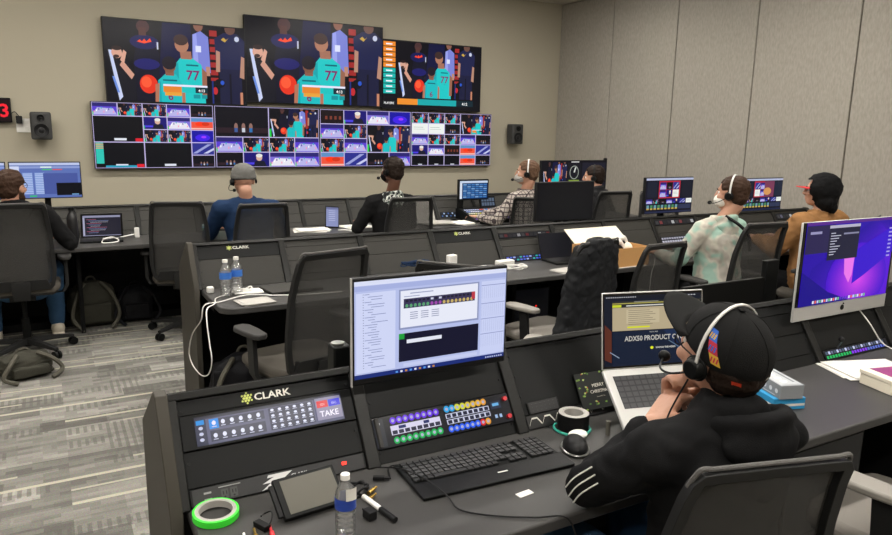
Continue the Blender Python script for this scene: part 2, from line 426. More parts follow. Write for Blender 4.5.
SKN, TEAL, NAVY = '#c98a6c', '#19c4c0', '#11143a'
def game(c, k=1, bug=True):
    """players courtside: man leaning at left, ball, two players in teal, men in dark polos"""
    c.rect(0, 0, 1, 1, '#09080f'); c.poly([(.36, .3), (.6, .3), (.6, 1), (.4, 1)], '#10123a'); c.poly([(.2, 0), (.36, 0), (.37, .6), (.33, .8), (.22, .78), (.19, .5)], '#0f0f22')
    if k: c.ell(.28, .47, .09, .07, '#1c1a66'); c.ell(.27, .74, .1, .09, '#141650'); c.poly([(.22, .74), (.24, .77), (.255, .745), (.27, .78), (.285, .75), (.31, .79), (.32, .75), (.27, .725)], '#ff4a1e')
    c.rect(.355, .66, .01, .09, '#c9cfe6'); c.ell(.265, .93, .045, .08, '#4a2f30'); c.rect(.235, .82, .05, .1, '#53332f')
    c.poly([(.10, 0), (.19, 0), (.2, .25), (.15, .5), (.07, .5), (.05, .3)], '#14141d'); c.poly([(.025, .62), (.045, .62), (.105, .05), (.08, .0)], '#c9d2f2'); c.poly([(.04, .3), (.055, .3), (.085, .1), (.07, .1)], '#6a8fe0')
    c.poly([(.095, .44), (.115, .5), (.19, .33), (.17, .27)], '#d39c88'); c.ell(.08, .59, .036, .068, '#dba58f'); c.ell(.08, .645, .034, .028, '#2a1a18'); c.ell(.076, .545, .02, .02, '#3a2420'); c.poly([(.10, .5), (.125, .63), (.145, .6), (.125, .46)], '#dba58f')
    c.ell(.285, .22, .062, .118, '#e8351c', 20); c.ell(.27, .245, .036, .07, '#ff5a34'); 
    # men behind
    c.poly([(.60, .4), (.735, .40), (.725, .86), (.67, .93), (.61, .88)], '#7c84d6'); c.poly([(.61, .4), (.65, .4), (.64, .9), (.615, .88)], '#9aa2ea'); c.ell(.655, 1.0, .035, .08, '#8a5d4c'); c.rect(.63, .66, .04, .08, '#dfe4ff'); c.rect(.70, .36, .03, .12, '#c08a74')
    c.poly([(.735, .3), (.79, .3), (.79, .95), (.735, .95)], '#a02a28')
    if k:
        for i in range(6): c.rect(.735, .34+i*.1, .055, .035, '#1a0a0e')
    c.poly([(.78, .45), (.99, .43), (1.0, .84), (.94, .93), (.84, .93), (.77, .85)], '#1d2148'); c.poly([(.80, 0), (.97, 0), (.97, .46), (.80, .46)], '#191b3a'); c.poly([(.875, 0), (.89, 0), (.89, .4), (.875, .4)], '#0c0c1c'); c.ell(.89, .98, .04, .07, '#6a4a40')
    c.poly([(.82, .84), (.84, .87), (.86, .84), (.88, .87), (.85, .81)], '#c9a544'); c.ell(.94, .86, .018, .035, '#c9cfe6'); c.poly([(.775, .42), (.805, .42), (.81, .68), (.78, .7)], '#b98a74'); c.poly([(.955, .36), (.99, .34), (.995, .62), (.97, .64)], '#b98a74')
    c.ell(.80, .27, .04, .06, '#0c0c12'); c.ell(.82, .28, .015, .03, '#2a55c8'); c.ell(.765, .17, .018, .05, '#c22a30'); c.rect(.955, .0, .02, .16, '#c98566'); c.rect(.74, .0, .012, .3, '#20307a')
    # players in teal
    T1, T2, S1 = '#1cc8c6', '#13a4ac', '#a5705a'
    c.poly([(.47, 0), (.69, 0), (.68, .40), (.665, .50), (.60, .58), (.52, .58), (.46, .45)], T1); c.poly([(.46, .45), (.50, .52), (.50, .0), (.47, 0)], T2); c.poly([(.52, .56), (.60, .56), (.595, .66), (.515, .66)], S1)
    c.ell(.53, .74, .05, .10, '#b07a60'); c.ell(.525, .80, .052, .07, '#3d2a26'); c.poly([(.665, .06), (.70, .06), (.705, .40), (.67, .46)], '#9a6650')
    if k: c.text('77', .555, .30, .17, '#7c2f6a', bold=True, wmax=.11); c.rect(.555, .475, .09, .02, '#0c6a78')
    c.poly([(.345, 0), (.515, 0), (.52, .24), (.48, .36), (.41, .37), (.35, .27)], '#18bcc0'); c.poly([(.345, 0), (.37, 0), (.37, .26), (.35, .27)], T2); c.rect(.405, .34, .06, .08, '#8a5a48'); c.ell(.435, .46, .045, .085, '#80543f'); c.ell(.435, .50, .052, .085, '#1f1a22')
    if k: c.rect(.385, .27, .1, .02, '#0c6a78'); c.text('6', .435, .03, .14, '#7c2f6a', 'c', True)
    c.poly([(.325, 0), (.35, 0), (.36, .24), (.33, .22)], '#b5745a'); c.poly([(.515, 0), (.54, 0), (.54, .2), (.52, .24)], '#b5745a')
    if bug:
        c.rect(.385, .205, .32, .025, '#e9e9ff'); c.rect(.385, .13, .13, .075, '#e8862c'); c.rect(.515, .13, .1, .075, TEAL); c.rect(.615, .13, .09, .075, '#12303a')
        if k: c.text('4:13', .66, .145, .05, '#ffffff', 'c', True)
        c.rect(.395, .085, .12, .045, '#e9a23a'); c.rect(.60, .06, .05, .05, '#13929a'); c.rect(.66, .06, .04, .05, '#13929a')
def arena(c, a='#b9b6e8', b_='#5a3fd0'):
    c.rect(0, 0, 1, 1, b_); c.poly([(0, .05), (1, .05), (.85, .55), (.2, .6)], a); c.rect(0, .7, 1, .3, '#2b2470')
    for i in range(9): c.rect(.05+.1*i, .2+.1*((i*5) % 4), .04, .14, ['#ff8fb4', '#ffffff', '#2a2090', '#14b4c4'][i % 4])
def tile(c, k):
    if k == 'g': game(c, 0, False)
    elif k == 'a': arena(c)
    elif k == 'b': arena(c, '#3f48e0', '#2417a8'); c.ell(.45, .5, .2, .12, '#7b4dff')
    elif k == 'c': arena(c, '#e9e6f2', '#7f6fd8')
    elif k == 'p': c.rect(0, 0, 1, 1, '#1b1470'); c.ell(.6, .62, .12, .22, '#d8b09c'); c.ell(.6, .78, .13, .14, '#e6e4e0'); c.poly([(.35, 0), (.9, 0), (.8, .4), (.45, .4)], '#17182a'); c.rect(0, .15, .4, .15, '#4a3fe0')
    elif k == 'o': c.rect(0, 0, 1, 1, '#f0553c'); c.rect(0, .68, 1, .32, '#5f8fc4'); c.ell(.4, .5, .22, .2, '#ff3a10'); c.ell(.66, .5, .18, .17, '#d63414'); c.rect(0, .05, 1, .1, '#f5c5b4')
    elif k == 'k': c.rect(0, 0, 1, 1, '#07080c'); c.rect(.4, .05, .25, .09, '#dfe3ee')
    elif k == 'd':
        c.rect(0, 0, 1, 1, '#0b0a12'); c.rect(.0, .12, 1, .18, '#2a1a22')
        for i in range(3): c.ell(.38+.14*i, .34, .035, .12, '#8f6a60'); c.rect(.35+.14*i, .15, .06, .14, ['#3b5a9a', '#c8ccd8', '#2e6fae'][i])
    elif k == 'u': c.rect(0, 0, 1, 1, '#1712a0'); c.ell(.5, .4, .35, .3, '#3f1fe8'); c.ell(.55, .45, .12, .1, '#a03cff')
    elif k == 'x': c.rect(0, 0, 1, 1, '#2a2f8c'); c.poly([(0, .1), (.7, .9), (.9, .9), (.2, .1)], '#9aa0d8'); c.poly([(.5, .1), (1, .6), (1, .4), (.7, .1)], '#c9ccf0')
    elif k == 'w': c.rect(0, 0, 1, 1, '#eef2ee'); c.rect(.1, .62, .6, .04, '#9ab0a6'); c.rect(.1, .42, .7, .04, '#b7c6be')
    elif k == 'r': c.rect(0, 0, 1, 1, '#1a1012'); [c.rect(.2+.2*i, .3, .1, .25, '#7a3a2c') for i in range(4)]
    elif k == 's': game(c, 0, True)
    c.rect(0, 0, .04, .28, '#1fd04a') if k in 'gacp' else None
def wall_tiles(c, L):
    for x, y, w, h, k in L:
        c.rect(x, y, w, h, '#c3b8e6'); g = .0045; c.push(x+g, y+g*1.6, w-2*g, h-3.2*g); tile(c, k); c.pop()

# ------------------------------------------------------------------ camera
cam = bpy.data.cameras.new('camera'); co = bpy.data.objects.new('camera', cam); col.objects.link(co); sc.camera = co
cam.sensor_width = 36; cam.lens = 707.113/892*36; cam.clip_start = .02
yaw, pit, rol = [math.radians(a) for a in (29.66604, 11.01992, -1.14195)]
fw = V((math.sin(yaw)*math.cos(pit), math.cos(yaw)*math.cos(pit), -math.sin(pit))); rt = V((math.cos(yaw), -math.sin(yaw), 0)); dn = fw.cross(rt)
r2 = math.cos(rol)*rt+math.sin(rol)*dn; d2 = -math.sin(rol)*rt+math.cos(rol)*dn
co.matrix_world = M(((r2.x, -d2.x, -fw.x, 0), (r2.y, -d2.y, -fw.y, 0), (r2.z, -d2.z, -fw.z, 1.64), (0, 0, 0, 1)))

# ------------------------------------------------------------------ room
RX, FY, LX, BY, H = 6.53, 8.33, -3.2, -2.2, 3.40
def struct(name, mb, m, bevel=0): return tag(obj(name, mb, m, None, bevel), kind='structure')
struct('floor', MB().box(((RX+LX)/2, (FY+BY)/2, -.05), (RX-LX+.4, FY-BY+.4, .1)), 'carpet')
struct('ceiling', MB().box(((RX+LX)/2, (FY+BY)/2, H+.05), (RX-LX+.4, FY-BY+.4, .1)), 'ceil')
struct('wall_front', MB().box(((RX+LX)/2, FY+.06, H/2), (RX-LX+.2, .12, H)), 'wallfront')
struct('wall_left', MB().box((LX-.06, (FY+BY)/2, H/2), (.12, FY-BY, H)), 'wallback')
struct('wall_back', MB().box(((RX+LX)/2, BY-.06, H/2), (RX-LX+.2, .12, H)), 'wallback')
mb = MB().box((RX+.075, (FY+BY)/2, H/2), (.09, FY-BY, H))
yy = FY-.005
while yy > BY:
    y0 = max(BY, yy-1.083); mb.box((RX+.02, (yy+y0)/2, H/2+.05), (.04, yy-y0-.014, H-.12)); yy -= 1.083
struct('wall_right', mb, 'acoustic', .006)
struct('baseboard_front', MB().box(((RX+LX)/2, FY-.008, .05), (RX-LX, .015, .1)), 'black')
struct('baseboard_right', MB().box((RX-.008, (FY+BY)/2, .05), (.015, FY-BY, .1)), 'black')
first = None
where = [['near the left rear', 'near the middle rear', 'near the right rear'], ['over the foreground desk, left', 'over the foreground desk, middle', 'over the foreground desk, right'], ['between first and second desk row, left', 'between first and second desk row, middle', 'between first and second desk row, right'], ['before the video wall, left', 'before the video wall, middle', 'before the video wall, right']]
for j, y in enumerate((-1.0, 1.6, 4.1, 6.3)):
    for i, x in enumerate((-.9, 1.8, 4.6)):
        lb = 'long white ceiling lamp '+where[j][i]
        if first is None:
            first = thing('ceiling_light', lb, 'ceiling light', (x, y, H), 0, 'linear ceiling lamps')
            obj('frame', MB().box((0, 0, -.012), (1.86, .2, .02)), 'white', first, .003); obj('diffuser', MB().box((0, 0, -.026), (1.8, .14, .006)), 'lamp', first)
        else: copy_thing(first, (x, y, H), 0, lb)

# ------------------------------------------------------------------ video wall
def display(name, label, cat, loc, w, h, cv, group=None, dep=.05, bez=.008, m='screenwall', rz=0, rx=0, frame='black', chin=0):
    t = thing(name, label, cat, loc, rz, group)
    if rx: t.rotation_euler = (rx, 0, rz)
    obj('housing', MB().box((0, dep/2, -chin/2), (w, dep, h+chin)), frame, t, .004)
    art('screen', cv, m, t, (0, -.0015, 0))
    return t
def tvwall(label, x, z, w, h, cv):
    t = display('television', label, 'television', (x, FY-.085, z), w, h, cv, 'video wall screens')
    obj('bracket', MB().box((0, .0675, 0), (.4, .0338, .3)), 'rackdark', t)
s = .886
cw, ch = 1.68-.02, .95-.02
cv = Canvas(cw*.988, .918); game(cv)
tvwall('large television at upper left of the video wall, players in teal filling the screen', 1.35, 1.64+.64, 1.44, .84, (lambda: (lambda c: (game(c), c)[1])(Canvas(1.42, .815)))())
cv = Canvas(1.665, .93); game(cv)
tvwall('largest television, top middle of the video wall, mounted a little higher than its neighbours', 2.905, 1.64+.735, 1.685, .95, cv)
cv = Canvas(1.425, .81); cv.rect(0, 0, 1, 1, '#08080f'); cv.push(.13, .17, .80, .83); game(cv, 1, False); cv.pop()
for i in range(10): cv.rect(.005, .92-i*.078, .115, .066, ['#f08c2a', '#19b9b0'][0 if i < 5 else 1]); cv.rect(.03, .94-i*.078, .06, .02, '#f5f5ff')
cv.text('PLAYERS', .06, .06, .045, '#ffffff', 'c', True, .1); cv.rect(.14, .06, .2, .09, '#f0912c'); cv.rect(.34, .06, .4, .09, '#15a9ac'); cv.rect(.74, .06, .18, .09, '#0d2630'); cv.text('4:12', .83, .08, .06, '#fff' * 2, 'c', True)
tvwall('television with a coloured score list down its left edge, upper right of the video wall', 4.455, 1.64+.66, 1.44, .84, cv)
A = [(0, .8, .2, .2, 'a'), (.2, .8, .2, .2, 'g'), (.4, .8, .2, .2, 'g'), (.6, .8, .2, .2, 'a'), (.8, .8, .2, .2, 'd'), (0, .4, .4, .4, 'k'), (.4, .6, .2, .2, 'p'), (.6, .6, .2, .2, 'c'), (.8, .6, .2, .2, 'o'), (.4, .4, .2, .2, 'g'), (.6, .4, .2, .2, 'g'), (.8, .4, .2, .2, 'u'), (0, 0, .4, .4, 'k'), (.4, 0, .4, .4, 'k'), (.8, .2, .2, .2, 'x'), (.8, 0, .2, .2, 'd')]
B = [(0, .5, .5, .5, 'd'), (.5, .5, .5, .5, 'g'), (0, .25, .25, .25, 'a'), (.25, .25, .25, .25, 'g'), (.5, .25, .25, .25, 'g'), (.75, .25, .25, .25, 'a'), (0, 0, .25, .25, 'd'), (.25, 0, .25, .25, 'p'), (.5, 0, .25, .25, 'c'), (.75, 0, .25, .25, 'a')]
Cc = [(0, .75, .25, .25, 'r'), (.25, .75, .25, .25, 'p'), (.5, .75, .25, .25, 'c'), (.75, .75, .25, .25, 'u'), (0, .5, .25, .25, 'a'), (.25, .5, .25, .25, 'g'), (.5, .25, .5, .5, 'g'), (0, .25, .25, .25, 'g'), (.25, .25, .25, .25, 'a'), (0, 0, .25, .25, 'o'), (.25, 0, .25, .25, 'x'), (.5, 0, .25, .25, 'd'), (.75, 0, .25, .25, 'a')]
D = [(0, .8, .2, .2, 'g'), (.2, .8, .2, .2, 'g'), (.4, .8, .2, .2, 'g'), (.6, .6, .4, .4, 's'), (0, .6, .2, .2, 'w'), (.2, .6, .2, .2, 'w'), (.4, .6, .2, .2, 'd'), (0, .4, .2, .2, 'a'), (.2, .4, .2, .2, 'g'), (.4, .4, .2, .2, 'g'), (.6, .4, .2, .2, 'a'), (.8, .4, .2, .2, 'd'), (0, .2, .2, .2, 'p'), (.2, .2, .2, .2, 'c'), (.4, .2, .2, .2, 'r'), (.6, .2, .2, .2, 'o'), (.8, .2, .2, .2, 'x'), (0, 0, .2, .2, 'k'), (.2, 0, .2, .2, 'k'), (.4, 0, .2, .2, 'k'), (.6, 0, .2, .2, 'o'), (.8, 0, .2, .2, 'd')]
for i, (L, lb) in enumerate([(A, 'multiview television at the left end of the lower row, three large black tiles'), (B, 'multiview television second from left in the lower row, two large tiles on top'), (Cc, 'multiview television third from left in the lower row, one large tile right of centre'), (D, 'multiview television at the right end of the lower row, two white tiles among many')]):
    cv = Canvas(1.205, .675, '#c3b8e6'); wall_tiles(cv, L)
    if i == 0: cv.rect(.01, .07, .06, .32, '#2fc4b4'); [cv.rect(.01, .3+.03*k, .06, .012, '#f08c2a') for k in range(3)]; cv.rect(.33, .01, .06, .05, '#e02030'); cv.rect(.33, .41, .06, .05, '#e02030'); cv.rect(.08, .01, .25, .03, '#2a9fc0')
    tvwall(lb, .475+.61+1.222*i, 1.64-.126, 1.22, .69, cv)

# speakers, clock, outlet on the front wall
def speaker(label, x, z):
    t = thing('wall_speaker', label, 'speaker', (x, FY, z), 0, 'wall speakers')
    obj('bracket', MB().box((0, -.03, 0), (.05, .06, .05)), 'rackdark', t)
    me = voxel(MB().box((0, -.14, 0), (.185, .15, .27)), 'cabinet', .012, 6); obj('cabinet', me, 'speaker', t)
    obj('woofer', MB().lathe([(.0, .012), (.03, .0), (.055, .012), (.066, .014), (.068, .008), (.066, 0)], 28).xform(M.Translation((0, -.214, -.045)) @ M.Rotation(PI/2, 4, 'X')), 'black', t, label='black round woofer cone')
    obj('tweeter', MB().lathe([(.001, .016), (.012, .012), (.014, .004), (.034, .012), (.036, .0)], 24).xform(M.Translation((0, -.214, .075)) @ M.Rotation(PI/2, 4, 'X')), 'rackdark', t)
    obj('dome', MB().ell((0, -.222, .075), (.008, .006, .008)), 'steel', t)
speaker('grey wall speaker left of the video wall', .02, 1.60); speaker('grey wall speaker right of the video wall', 5.72, 1.60)
t = thing('wall_clock', 'black wall clock with red digits at the left edge of the photo', 'clock', (-.484, FY, 1.745))
obj('housing', MB().box((0, -.035, 0), (.52, .07, .235)), 'rackdark', t, .006)
cv = Canvas(.50, .215, '#140506'); cv.text('12:03', .975, .2, .82, '#ff2436', 'r', True)
art('digits', cv, 'screen', t, (0, -.072, 0), label='glowing red digits')
t = thing('wall_outlet', 'white wall outlet plate between clock and left speaker', 'outlet', (-.135, FY, 1.60))
obj('plate', MB().box((0, -.004, 0), (.12, .008, .135)), 'white', t, .002); obj('socket', MB().box((.03, -.01, .03), (.034, .006, .03)).box((.03, -.01, -.03), (.034, .006, .03)), 'pcb', t)
t = thing('power_adapter', 'black power adapter plugged into the wall outlet plate', 'adapter', (-.165, FY-.01, 1.655))
obj('body', MB().box((0, -.022, 0), (.055, .05, .075)), 'black', t, .006); obj('cable', MB().tube([(0, -.04, .035), (-.03, -.045, .075), (-.06, -.04, .06), (-.075, -.03, .05)], .004), 'black', t)

# ------------------------------------------------------------------ consoles
SV, SN = V((0, .145, .225))/.2677, V((0, -.225, .145))/.2677
FR = M((( 1, 0, 0), (0, SV.y, SN.y), (0, SV.z, SN.z))).transposed() if False else None
def face(x, Yb, s_, off=0): return V((x, Yb, .74))+SV*s_+SN*off
# rotation that stands local XZ artwork (facing -Y) on the sloping face: tilt about X
TILT = -math.atan2(.145, .225)
def on_face(Yb, x, s_, off=0): return face(x, Yb, s_, off)
def console(label, xs, Yb, logos, left_end=True, right_end=True, tray=None, splits=None, support=2):
    t = thing('control_desk', label, 'desk', (xs[0], Yb, 0)); O = V((-xs[0], -Yb, 0)); Tm = M.Translation(O)
    x0, x1 = xs[0], xs[-1]
    def P(name, mb, m, bev=.002, **k): return obj(name, mb.xform(Tm), m, t, bev, **k)
    # worktop with rounded front corners
    yf = Yb-.44 if Yb < 2 else Yb-.50; r = .09; xa, xb = x0+.012, x1-.012; pts = [(xa, Yb+.02), (xb, Yb+.02)]
    for k in range(7): a = -k*PI/12; pts.append((xb-r+r*math.cos(a), yf+r+r*math.sin(a)))
    for k in range(7): a = -PI/2-k*PI/12; pts.append((xa+r+r*math.cos(a), yf+r+r*math.sin(a)))
    P('worktop', MB().prism([(x, y, .708) for x, y in pts], (0, 0, .032)), 'desk', .006, seg=3)
    for x, on in ((x0, left_end), (x1, right_end)):
        if on:
            w = .03; xa = x-w if x == x0 else x
            P('end_panel', MB().prism([(xa, Yb-.02, 0), (xa, Yb-.02, .74), (xa, Yb+.14, .982), (xa, Yb+.175, .985), (xa, Yb+.47, .80), (xa, Yb+.47, 0)], (w, 0, 0)), 'side', .003)
    n = len(xs)
    for i, x in enumerate(xs):
        a = face(x, Yb, -.012, 0); q = [face(x-.019, Yb, -.005, -.02), face(x-.019, Yb, -.005, .012), face(x-.019, Yb, .275, .012), face(x-.019, Yb, .275, -.02)]
        P('post', MB().prism(q, (.038, 0, 0)), 'rail', .003)
        if i and i % support == 0 and i < n-1: P('support_panel', MB().box((x, Yb+.1, .355), (.03, .5, .706)), 'under', .002)
    P('top_rail', MB().prism([face(x0, Yb, .262, -.03), face(x0, Yb, .262, .014), face(x0, Yb, .282, .010), face(x0, Yb, .286, -.03)], (x1-x0, 0, 0)), 'rail', .003)
    P('rear_cover', MB().prism([(x0, Yb+.17, .975), (x0, Yb+.47, .80), (x0, Yb+.47, .78), (x0, Yb+.17, .955)], (x1-x0, 0, 0)), 'console', .002)
    P('back_panel', MB().box(((x0+x1)/2, Yb+.46, .41), (x1-x0, .02, .76)), 'under', .001)
    P('modesty_panel', MB().box(((x0+x1)/2, Yb+.34, .36), (x1-x0, .02, .69)), 'under', .001)
    P('cable_channel', MB().box(((x0+x1)/2, Yb-.06, .66), (x1-x0-.1, .12, .05)), 'under', .002)
    P('plinth', MB().box(((x0+x1)/2, Yb+.25, .03), (x1-x0-.04, .3, .06)), 'under', .002)
    for i in range(n-1):
        a, b_ = xs[i]+.0195, xs[i+1]-.0195
        cuts = (splits or {}).get(i, [0, .0445, .1335, .2225, .262] if i % 3 == 1 else ([0, .1335, .2225, .262] if i % 3 == 2 else [0, .178, .262]))
        for k in range(len(cuts)-1):
            s0, s1 = cuts[k]+.0012, cuts[k+1]-.0012
            if s1-s0 < .004: continue
            dark = (i in logos and k == len(cuts)-2)
            P('rack_panel', MB().prism([face(a, Yb, s0, -.004), face(a, Yb, s0, .001), face(a, Yb, s1, .001), face(a, Yb, s1, -.004)], (b_-a, 0, 0)), 'rackdark' if dark or Yb < 2 else 'rack', .0008)
        P('rack_recess', MB().prism([face(a-.01, Yb, 0, -.025), face(a-.01, Yb, 0, -.006), face(a-.01, Yb, .262, -.006), face(a-.01, Yb, .262, -.025)], (b_-a+.02, 0, 0)), 'under', 0)
        if i in logos:
            g = MB(); cx = (a+b_)/2
            for q, rr in [((0, 0), .0042)]+[((math.cos(k*PI/3), math.sin(k*PI/3)), .0036) for k in range(6)]+[((2*math.cos(k*PI/3+PI/6)*.87, 2*math.sin(k*PI/3+PI/6)*.87), .0028) for k in range(6)]:
                p0 = face(cx-.055+q[0]*.0078, Yb, .242+q[1]*.0078, .002); g.cyl(p0, p0+SN*.0015, rr, n=6)
            P('logo_mark', g, 'lime', 0, label='pale lime cluster of dots')
            v, f, wd = glyphs('CLARK', True); g = MB(); k_ = .026
            g.add([face(cx-.036+p[0]*k_*1.18, Yb, .233+p[1]*k_, .0032) for p in v], f); P('logo_lettering', g, 'offwhite', 0, label='off-white lettering')
        bolts = MB()
        for x in (a+.010, b_-.010):
            for s_ in (.03, .105, .17, .235): p0 = face(x, Yb, s_, .001); bolts.cyl(p0, p0+SN*.003, .0035, n=8)
        if Yb < 5: P('rack_screw', bolts, 'black', 0)
    return t
R3 = [.225, .7175, 1.21, 1.705, 2.2, 2.69, 3.21, 3.71, 4.21, 4.71]
R2 = [.705+.507*k for k in range(12)]
R1 = [.654+.468*k for k in range(-5, 12)]
console('foreground black control desk with lit touchscreen and button panel set in its racks', R3, 1.635, [0], splits={0: [0, .0445, .1335, .1335, .2225, .262], 1: [0, .0385, .127, .262], 2: [.045, .262], 3: [0, .178, .262], 5: [.0445, .262]})
console('middle control desk, two water bottles and an open carton on it', R2, 4.0, [0, 3], splits={4: [0, .0445, .12, .17, .2225, .262]})
console('far control desk nearest the video wall, papers and a small monitor on it', R1, 6.25, [], splits={})

# raised cable tray behind the foreground desk
t = thing('cable_tray', 'black upright cable tray behind the foreground desk, left of the purple computer', 'cable tray', (2.42, 2.127, .68))
obj('channel', MB().box((.27, .0, .15), (.56, .02, .30)).box((.27, .05, .01), (.56, .1, .02)), 'console', t, .003); obj('end_bracket', MB().box((.58, .0, .19), (.09, .03, .38)), 'rackdark', t, .003)
obj('bracket_arm', MB().box((.1, -.012, -.265), (.05, .02, .83)).box((.45, -.012, -.265), (.05, .02, .83)), 'rackdark', t)

# ------------------------------------------------------------------ gear set in the racks
def face_thing(name, label, cat, x, Yb, s_, w, h, depth=.005, m='rackdark', out=.006, group=None):
    t = thing(name, label, cat, face(x, Yb, s_, out), 0, group); t.rotation_euler = (TILT, 0, 0)
    obj('chassis', MB().box((0, depth/2, 0), (w, depth, h)), m, t, .0015)
    return t
# touchscreen with TAKE button
t = face_thing('touchscreen', 'wide lit touchscreen with a TAKE button in the foreground rack', 'touchscreen', .471, 1.635, .178, .452, .087)
cv = Canvas(.385, .072, '#565876'); cv.rect(0, 0, .07, 1, '#2c3048'); cv.rect(0, .9, 1, .1, '#2a2c3e'); cv.rect(.01, .72, .05, .16, '#1f8fe0')
for k in range(3): cv.ell(.035, .6-.2*k, .014, .06, '#c8cce6')
cv.rect(.09, .55, .36, .3, '#32354b'); cv.rect(.09, .08, .36, .38, '#32354b'); cv.rect(.09, .52, .06, .34, '#1d8be6'); cv.rect(.48, .08, .31, .8, '#32354b')
for j in range(2):
    for i in range(6): cv.ell(.12+.058*i, .72-.44*j, .013, .08, '#e3e6ff'); cv.rect(.105+.058*i, .575-.44*j, .03, .03, '#c3c6e0')
for j in range(4):
    for i in range(6): cv.ell(.505+.052*i, .8-.2*j, .012, .045, '#e3e6ff'); cv.rect(.49+.052*i, .715-.2*j, .03, .025, '#c3c6e0')
cv.rect(.805, .1, .185, .82, '#8d88a4'); cv.rect(.815, .56, .08, .26, '#e01f2a'); cv.rect(.9, .56, .085, .26, '#2626d8'); cv.text('TAKE', .895, .22, .3, '#f5f0ff', 'c', True); cv.text('SDI', .855, .63, .12, '#ffd0d0', 'c'); cv.text('SRC', .94, .63, .12, '#d0d0ff', 'c')
art('screen', cv, 'screen', t, (0, -.002, -.001))
# outlet strip with Z mark
t = face_thing('outlet_strip', 'black outlet strip with a white Z mark and red light, left foreground rack', 'power panel', .471, 1.635, .022, .452, .042)
cv = Canvas(.44, .038, '#222223'); cv.poly([(.42, .92), (.56, .92), (.5, .5), (.56, .5), (.37, .0), (.43, .42), (.38, .42), (.45, .75), (.41, .75)], '#cfcfcf'); cv.text('CLARK', .55, .45, .36, '#b4b4b4', 'l', True)
cv.rect(.06, .6, .04, .12, '#8e8e8e'); cv.rect(.06, .2, .04, .12, '#8e8e8e'); cv.rect(.14, .82, .12, .06, '#8e8e8e')
for k in range(2): cv.rect(.15+.05*k, .1, .04, .6, '#3c3c3c'); cv.rect(.16+.05*k, .35, .006, .22, '#050505'); cv.rect(.177+.05*k, .35, .006, .22, '#050505'); cv.ell(.17+.05*k, .2, .006, .06, '#050505')
art('faceplate', cv, 'paint', t, (0, -.001, 0)); obj('power_light', MB().box((.165, -.002, .004), (.012, .004, .008)), 'ledred', t, label='glowing red switch light'); 
# lit button panel
def ring_row(cv, x0, x1, y, n, cols, r=.021, hole='#b4b4d0'):
    for i in range(n):
        x = x0+(x1-x0)*i/(n-1); c = cols[i] if isinstance(cols, list) else cols
        cv.ell(x, y, r, r*cv.w/cv.h*1.05, c, 16); cv.ell(x, y, r*.5, r*.5*cv.w/cv.h, '#101018' if hole is None else hole, 10)
t = face_thing('button_unit', 'rack panel of purple, green, blue and yellow lit ring buttons in the foreground desk', 'control panel', .9637, 1.635, .0827, .452, .087)
cv = Canvas(.45, .086, '#1a1a1c'); cv.rect(.0, .05, .07, .9, '#34363a'); cv.ell(.035, .8, .012, .06, '#d2d2d2'); cv.rect(.11, .36, .35, .3, '#dcd8f0')
for i in range(8): cv.rect(.118+.043*i, .38, .034, .12, '#2a2a40'); 
cv.rect(.165, .53, .05, .1, '#1d2a66'); cv.rect(.34, .53, .04, .1, '#1d2a66')
ring_row(cv, .135, .44, .82, 8, '#6a2be8'); ring_row(cv, .135, .44, .18, 8, '#18b85a')
ring_row(cv, .52, .80, .84, 8, ['#25a6e6', '#25a6e6', '#d6d83a', '#d6d83a', '#e0c83a', '#e0b43a', '#e8b030', '#e8a030']); ring_row(cv, .52, .80, .16, 8, ['#2b5ff0', '#2b5ff0', '#2b5ff0', '#2b5ff0', '#2b5ff0', '#2b5ff0', '#e02a2a', '#e8a030'])
for j in range(2):
    cv.rect(.5, .52-.2*j, .33, .16, '#cfd2ea')
    for i in range(8): cv.rect(.507+.041*i, .535-.2*j, .03, .12, '#22243a')
cv.rect(.845, .52, .08, .26, '#2a3348'); cv.rect(.86, .62, .05, .1, '#6ab4e8'); cv.rect(.86, .2, .02, .12, '#a8c4e8'); cv.rect(.895, .2, .02, .12, '#a8c4e8')
art('keys', cv, 'screen', t, (0, -.001, 0), label='glowing coloured keys')
for z in (.026, -.028): obj('red_knob', MB().cyl((.209, 0, z), (.209, -.012, z), .007), 'redplastic', t, label='red knob')
obj('handle', MB().box((-.216, -.008, 0), (.012, .012, .08)), 'pad', t, .002); 
# strip with honeycomb openings
t = face_thing('vent_strip', 'black rack strip with hexagon cut-outs behind the roll of black tape', 'vent strip', 1.4575, 1.635, .022, .45, .042)
cv = Canvas(.448, .04, '#0b0b0c')
for i in range(9): 
    cx = .06+.11*i
    for a, b_ in (((0, 0), (.03, .5)), ((.03, .5), (.075, .5)), ((.075, .5), (.105, 0))):
        pa, pb = (cx+a[0]-.05, .2+a[1]), (cx+b_[0]-.05, .2+b_[1]); cv.poly([(pa[0], pa[1]), (pb[0], pb[1]), (pb[0]+.004, pb[1]+.12), (pa[0]+.004, pa[1]+.12)], '#c9c7be')
art('cut_outs', cv, 'paint', t, (0, -.001, 0))
cv = Canvas(.11, .035, '#222223')
for i in range(6):
    for j in range(3): cv.ell(.1+.15*i, .2+.3*j, .045, .11, '#0a0a0a', 8); cv.ell(.1+.15*i, .22+.3*j, .02, .04, '#5b5b5b', 6)
t = face_thing('connector_block', 'small plate of round connectors above the hexagon strip', 'connector plate', 1.31, 1.635, .064, .12, .038, .006); art('sockets', cv, 'paint', t, (0, -.001, 0))
t = face_thing('control_unit', 'narrow strip of green and violet lit keys below the purple desktop computer', 'control panel', 2.95, 1.635, .022, .452, .042)
cv = Canvas(.448, .04, '#15151a')
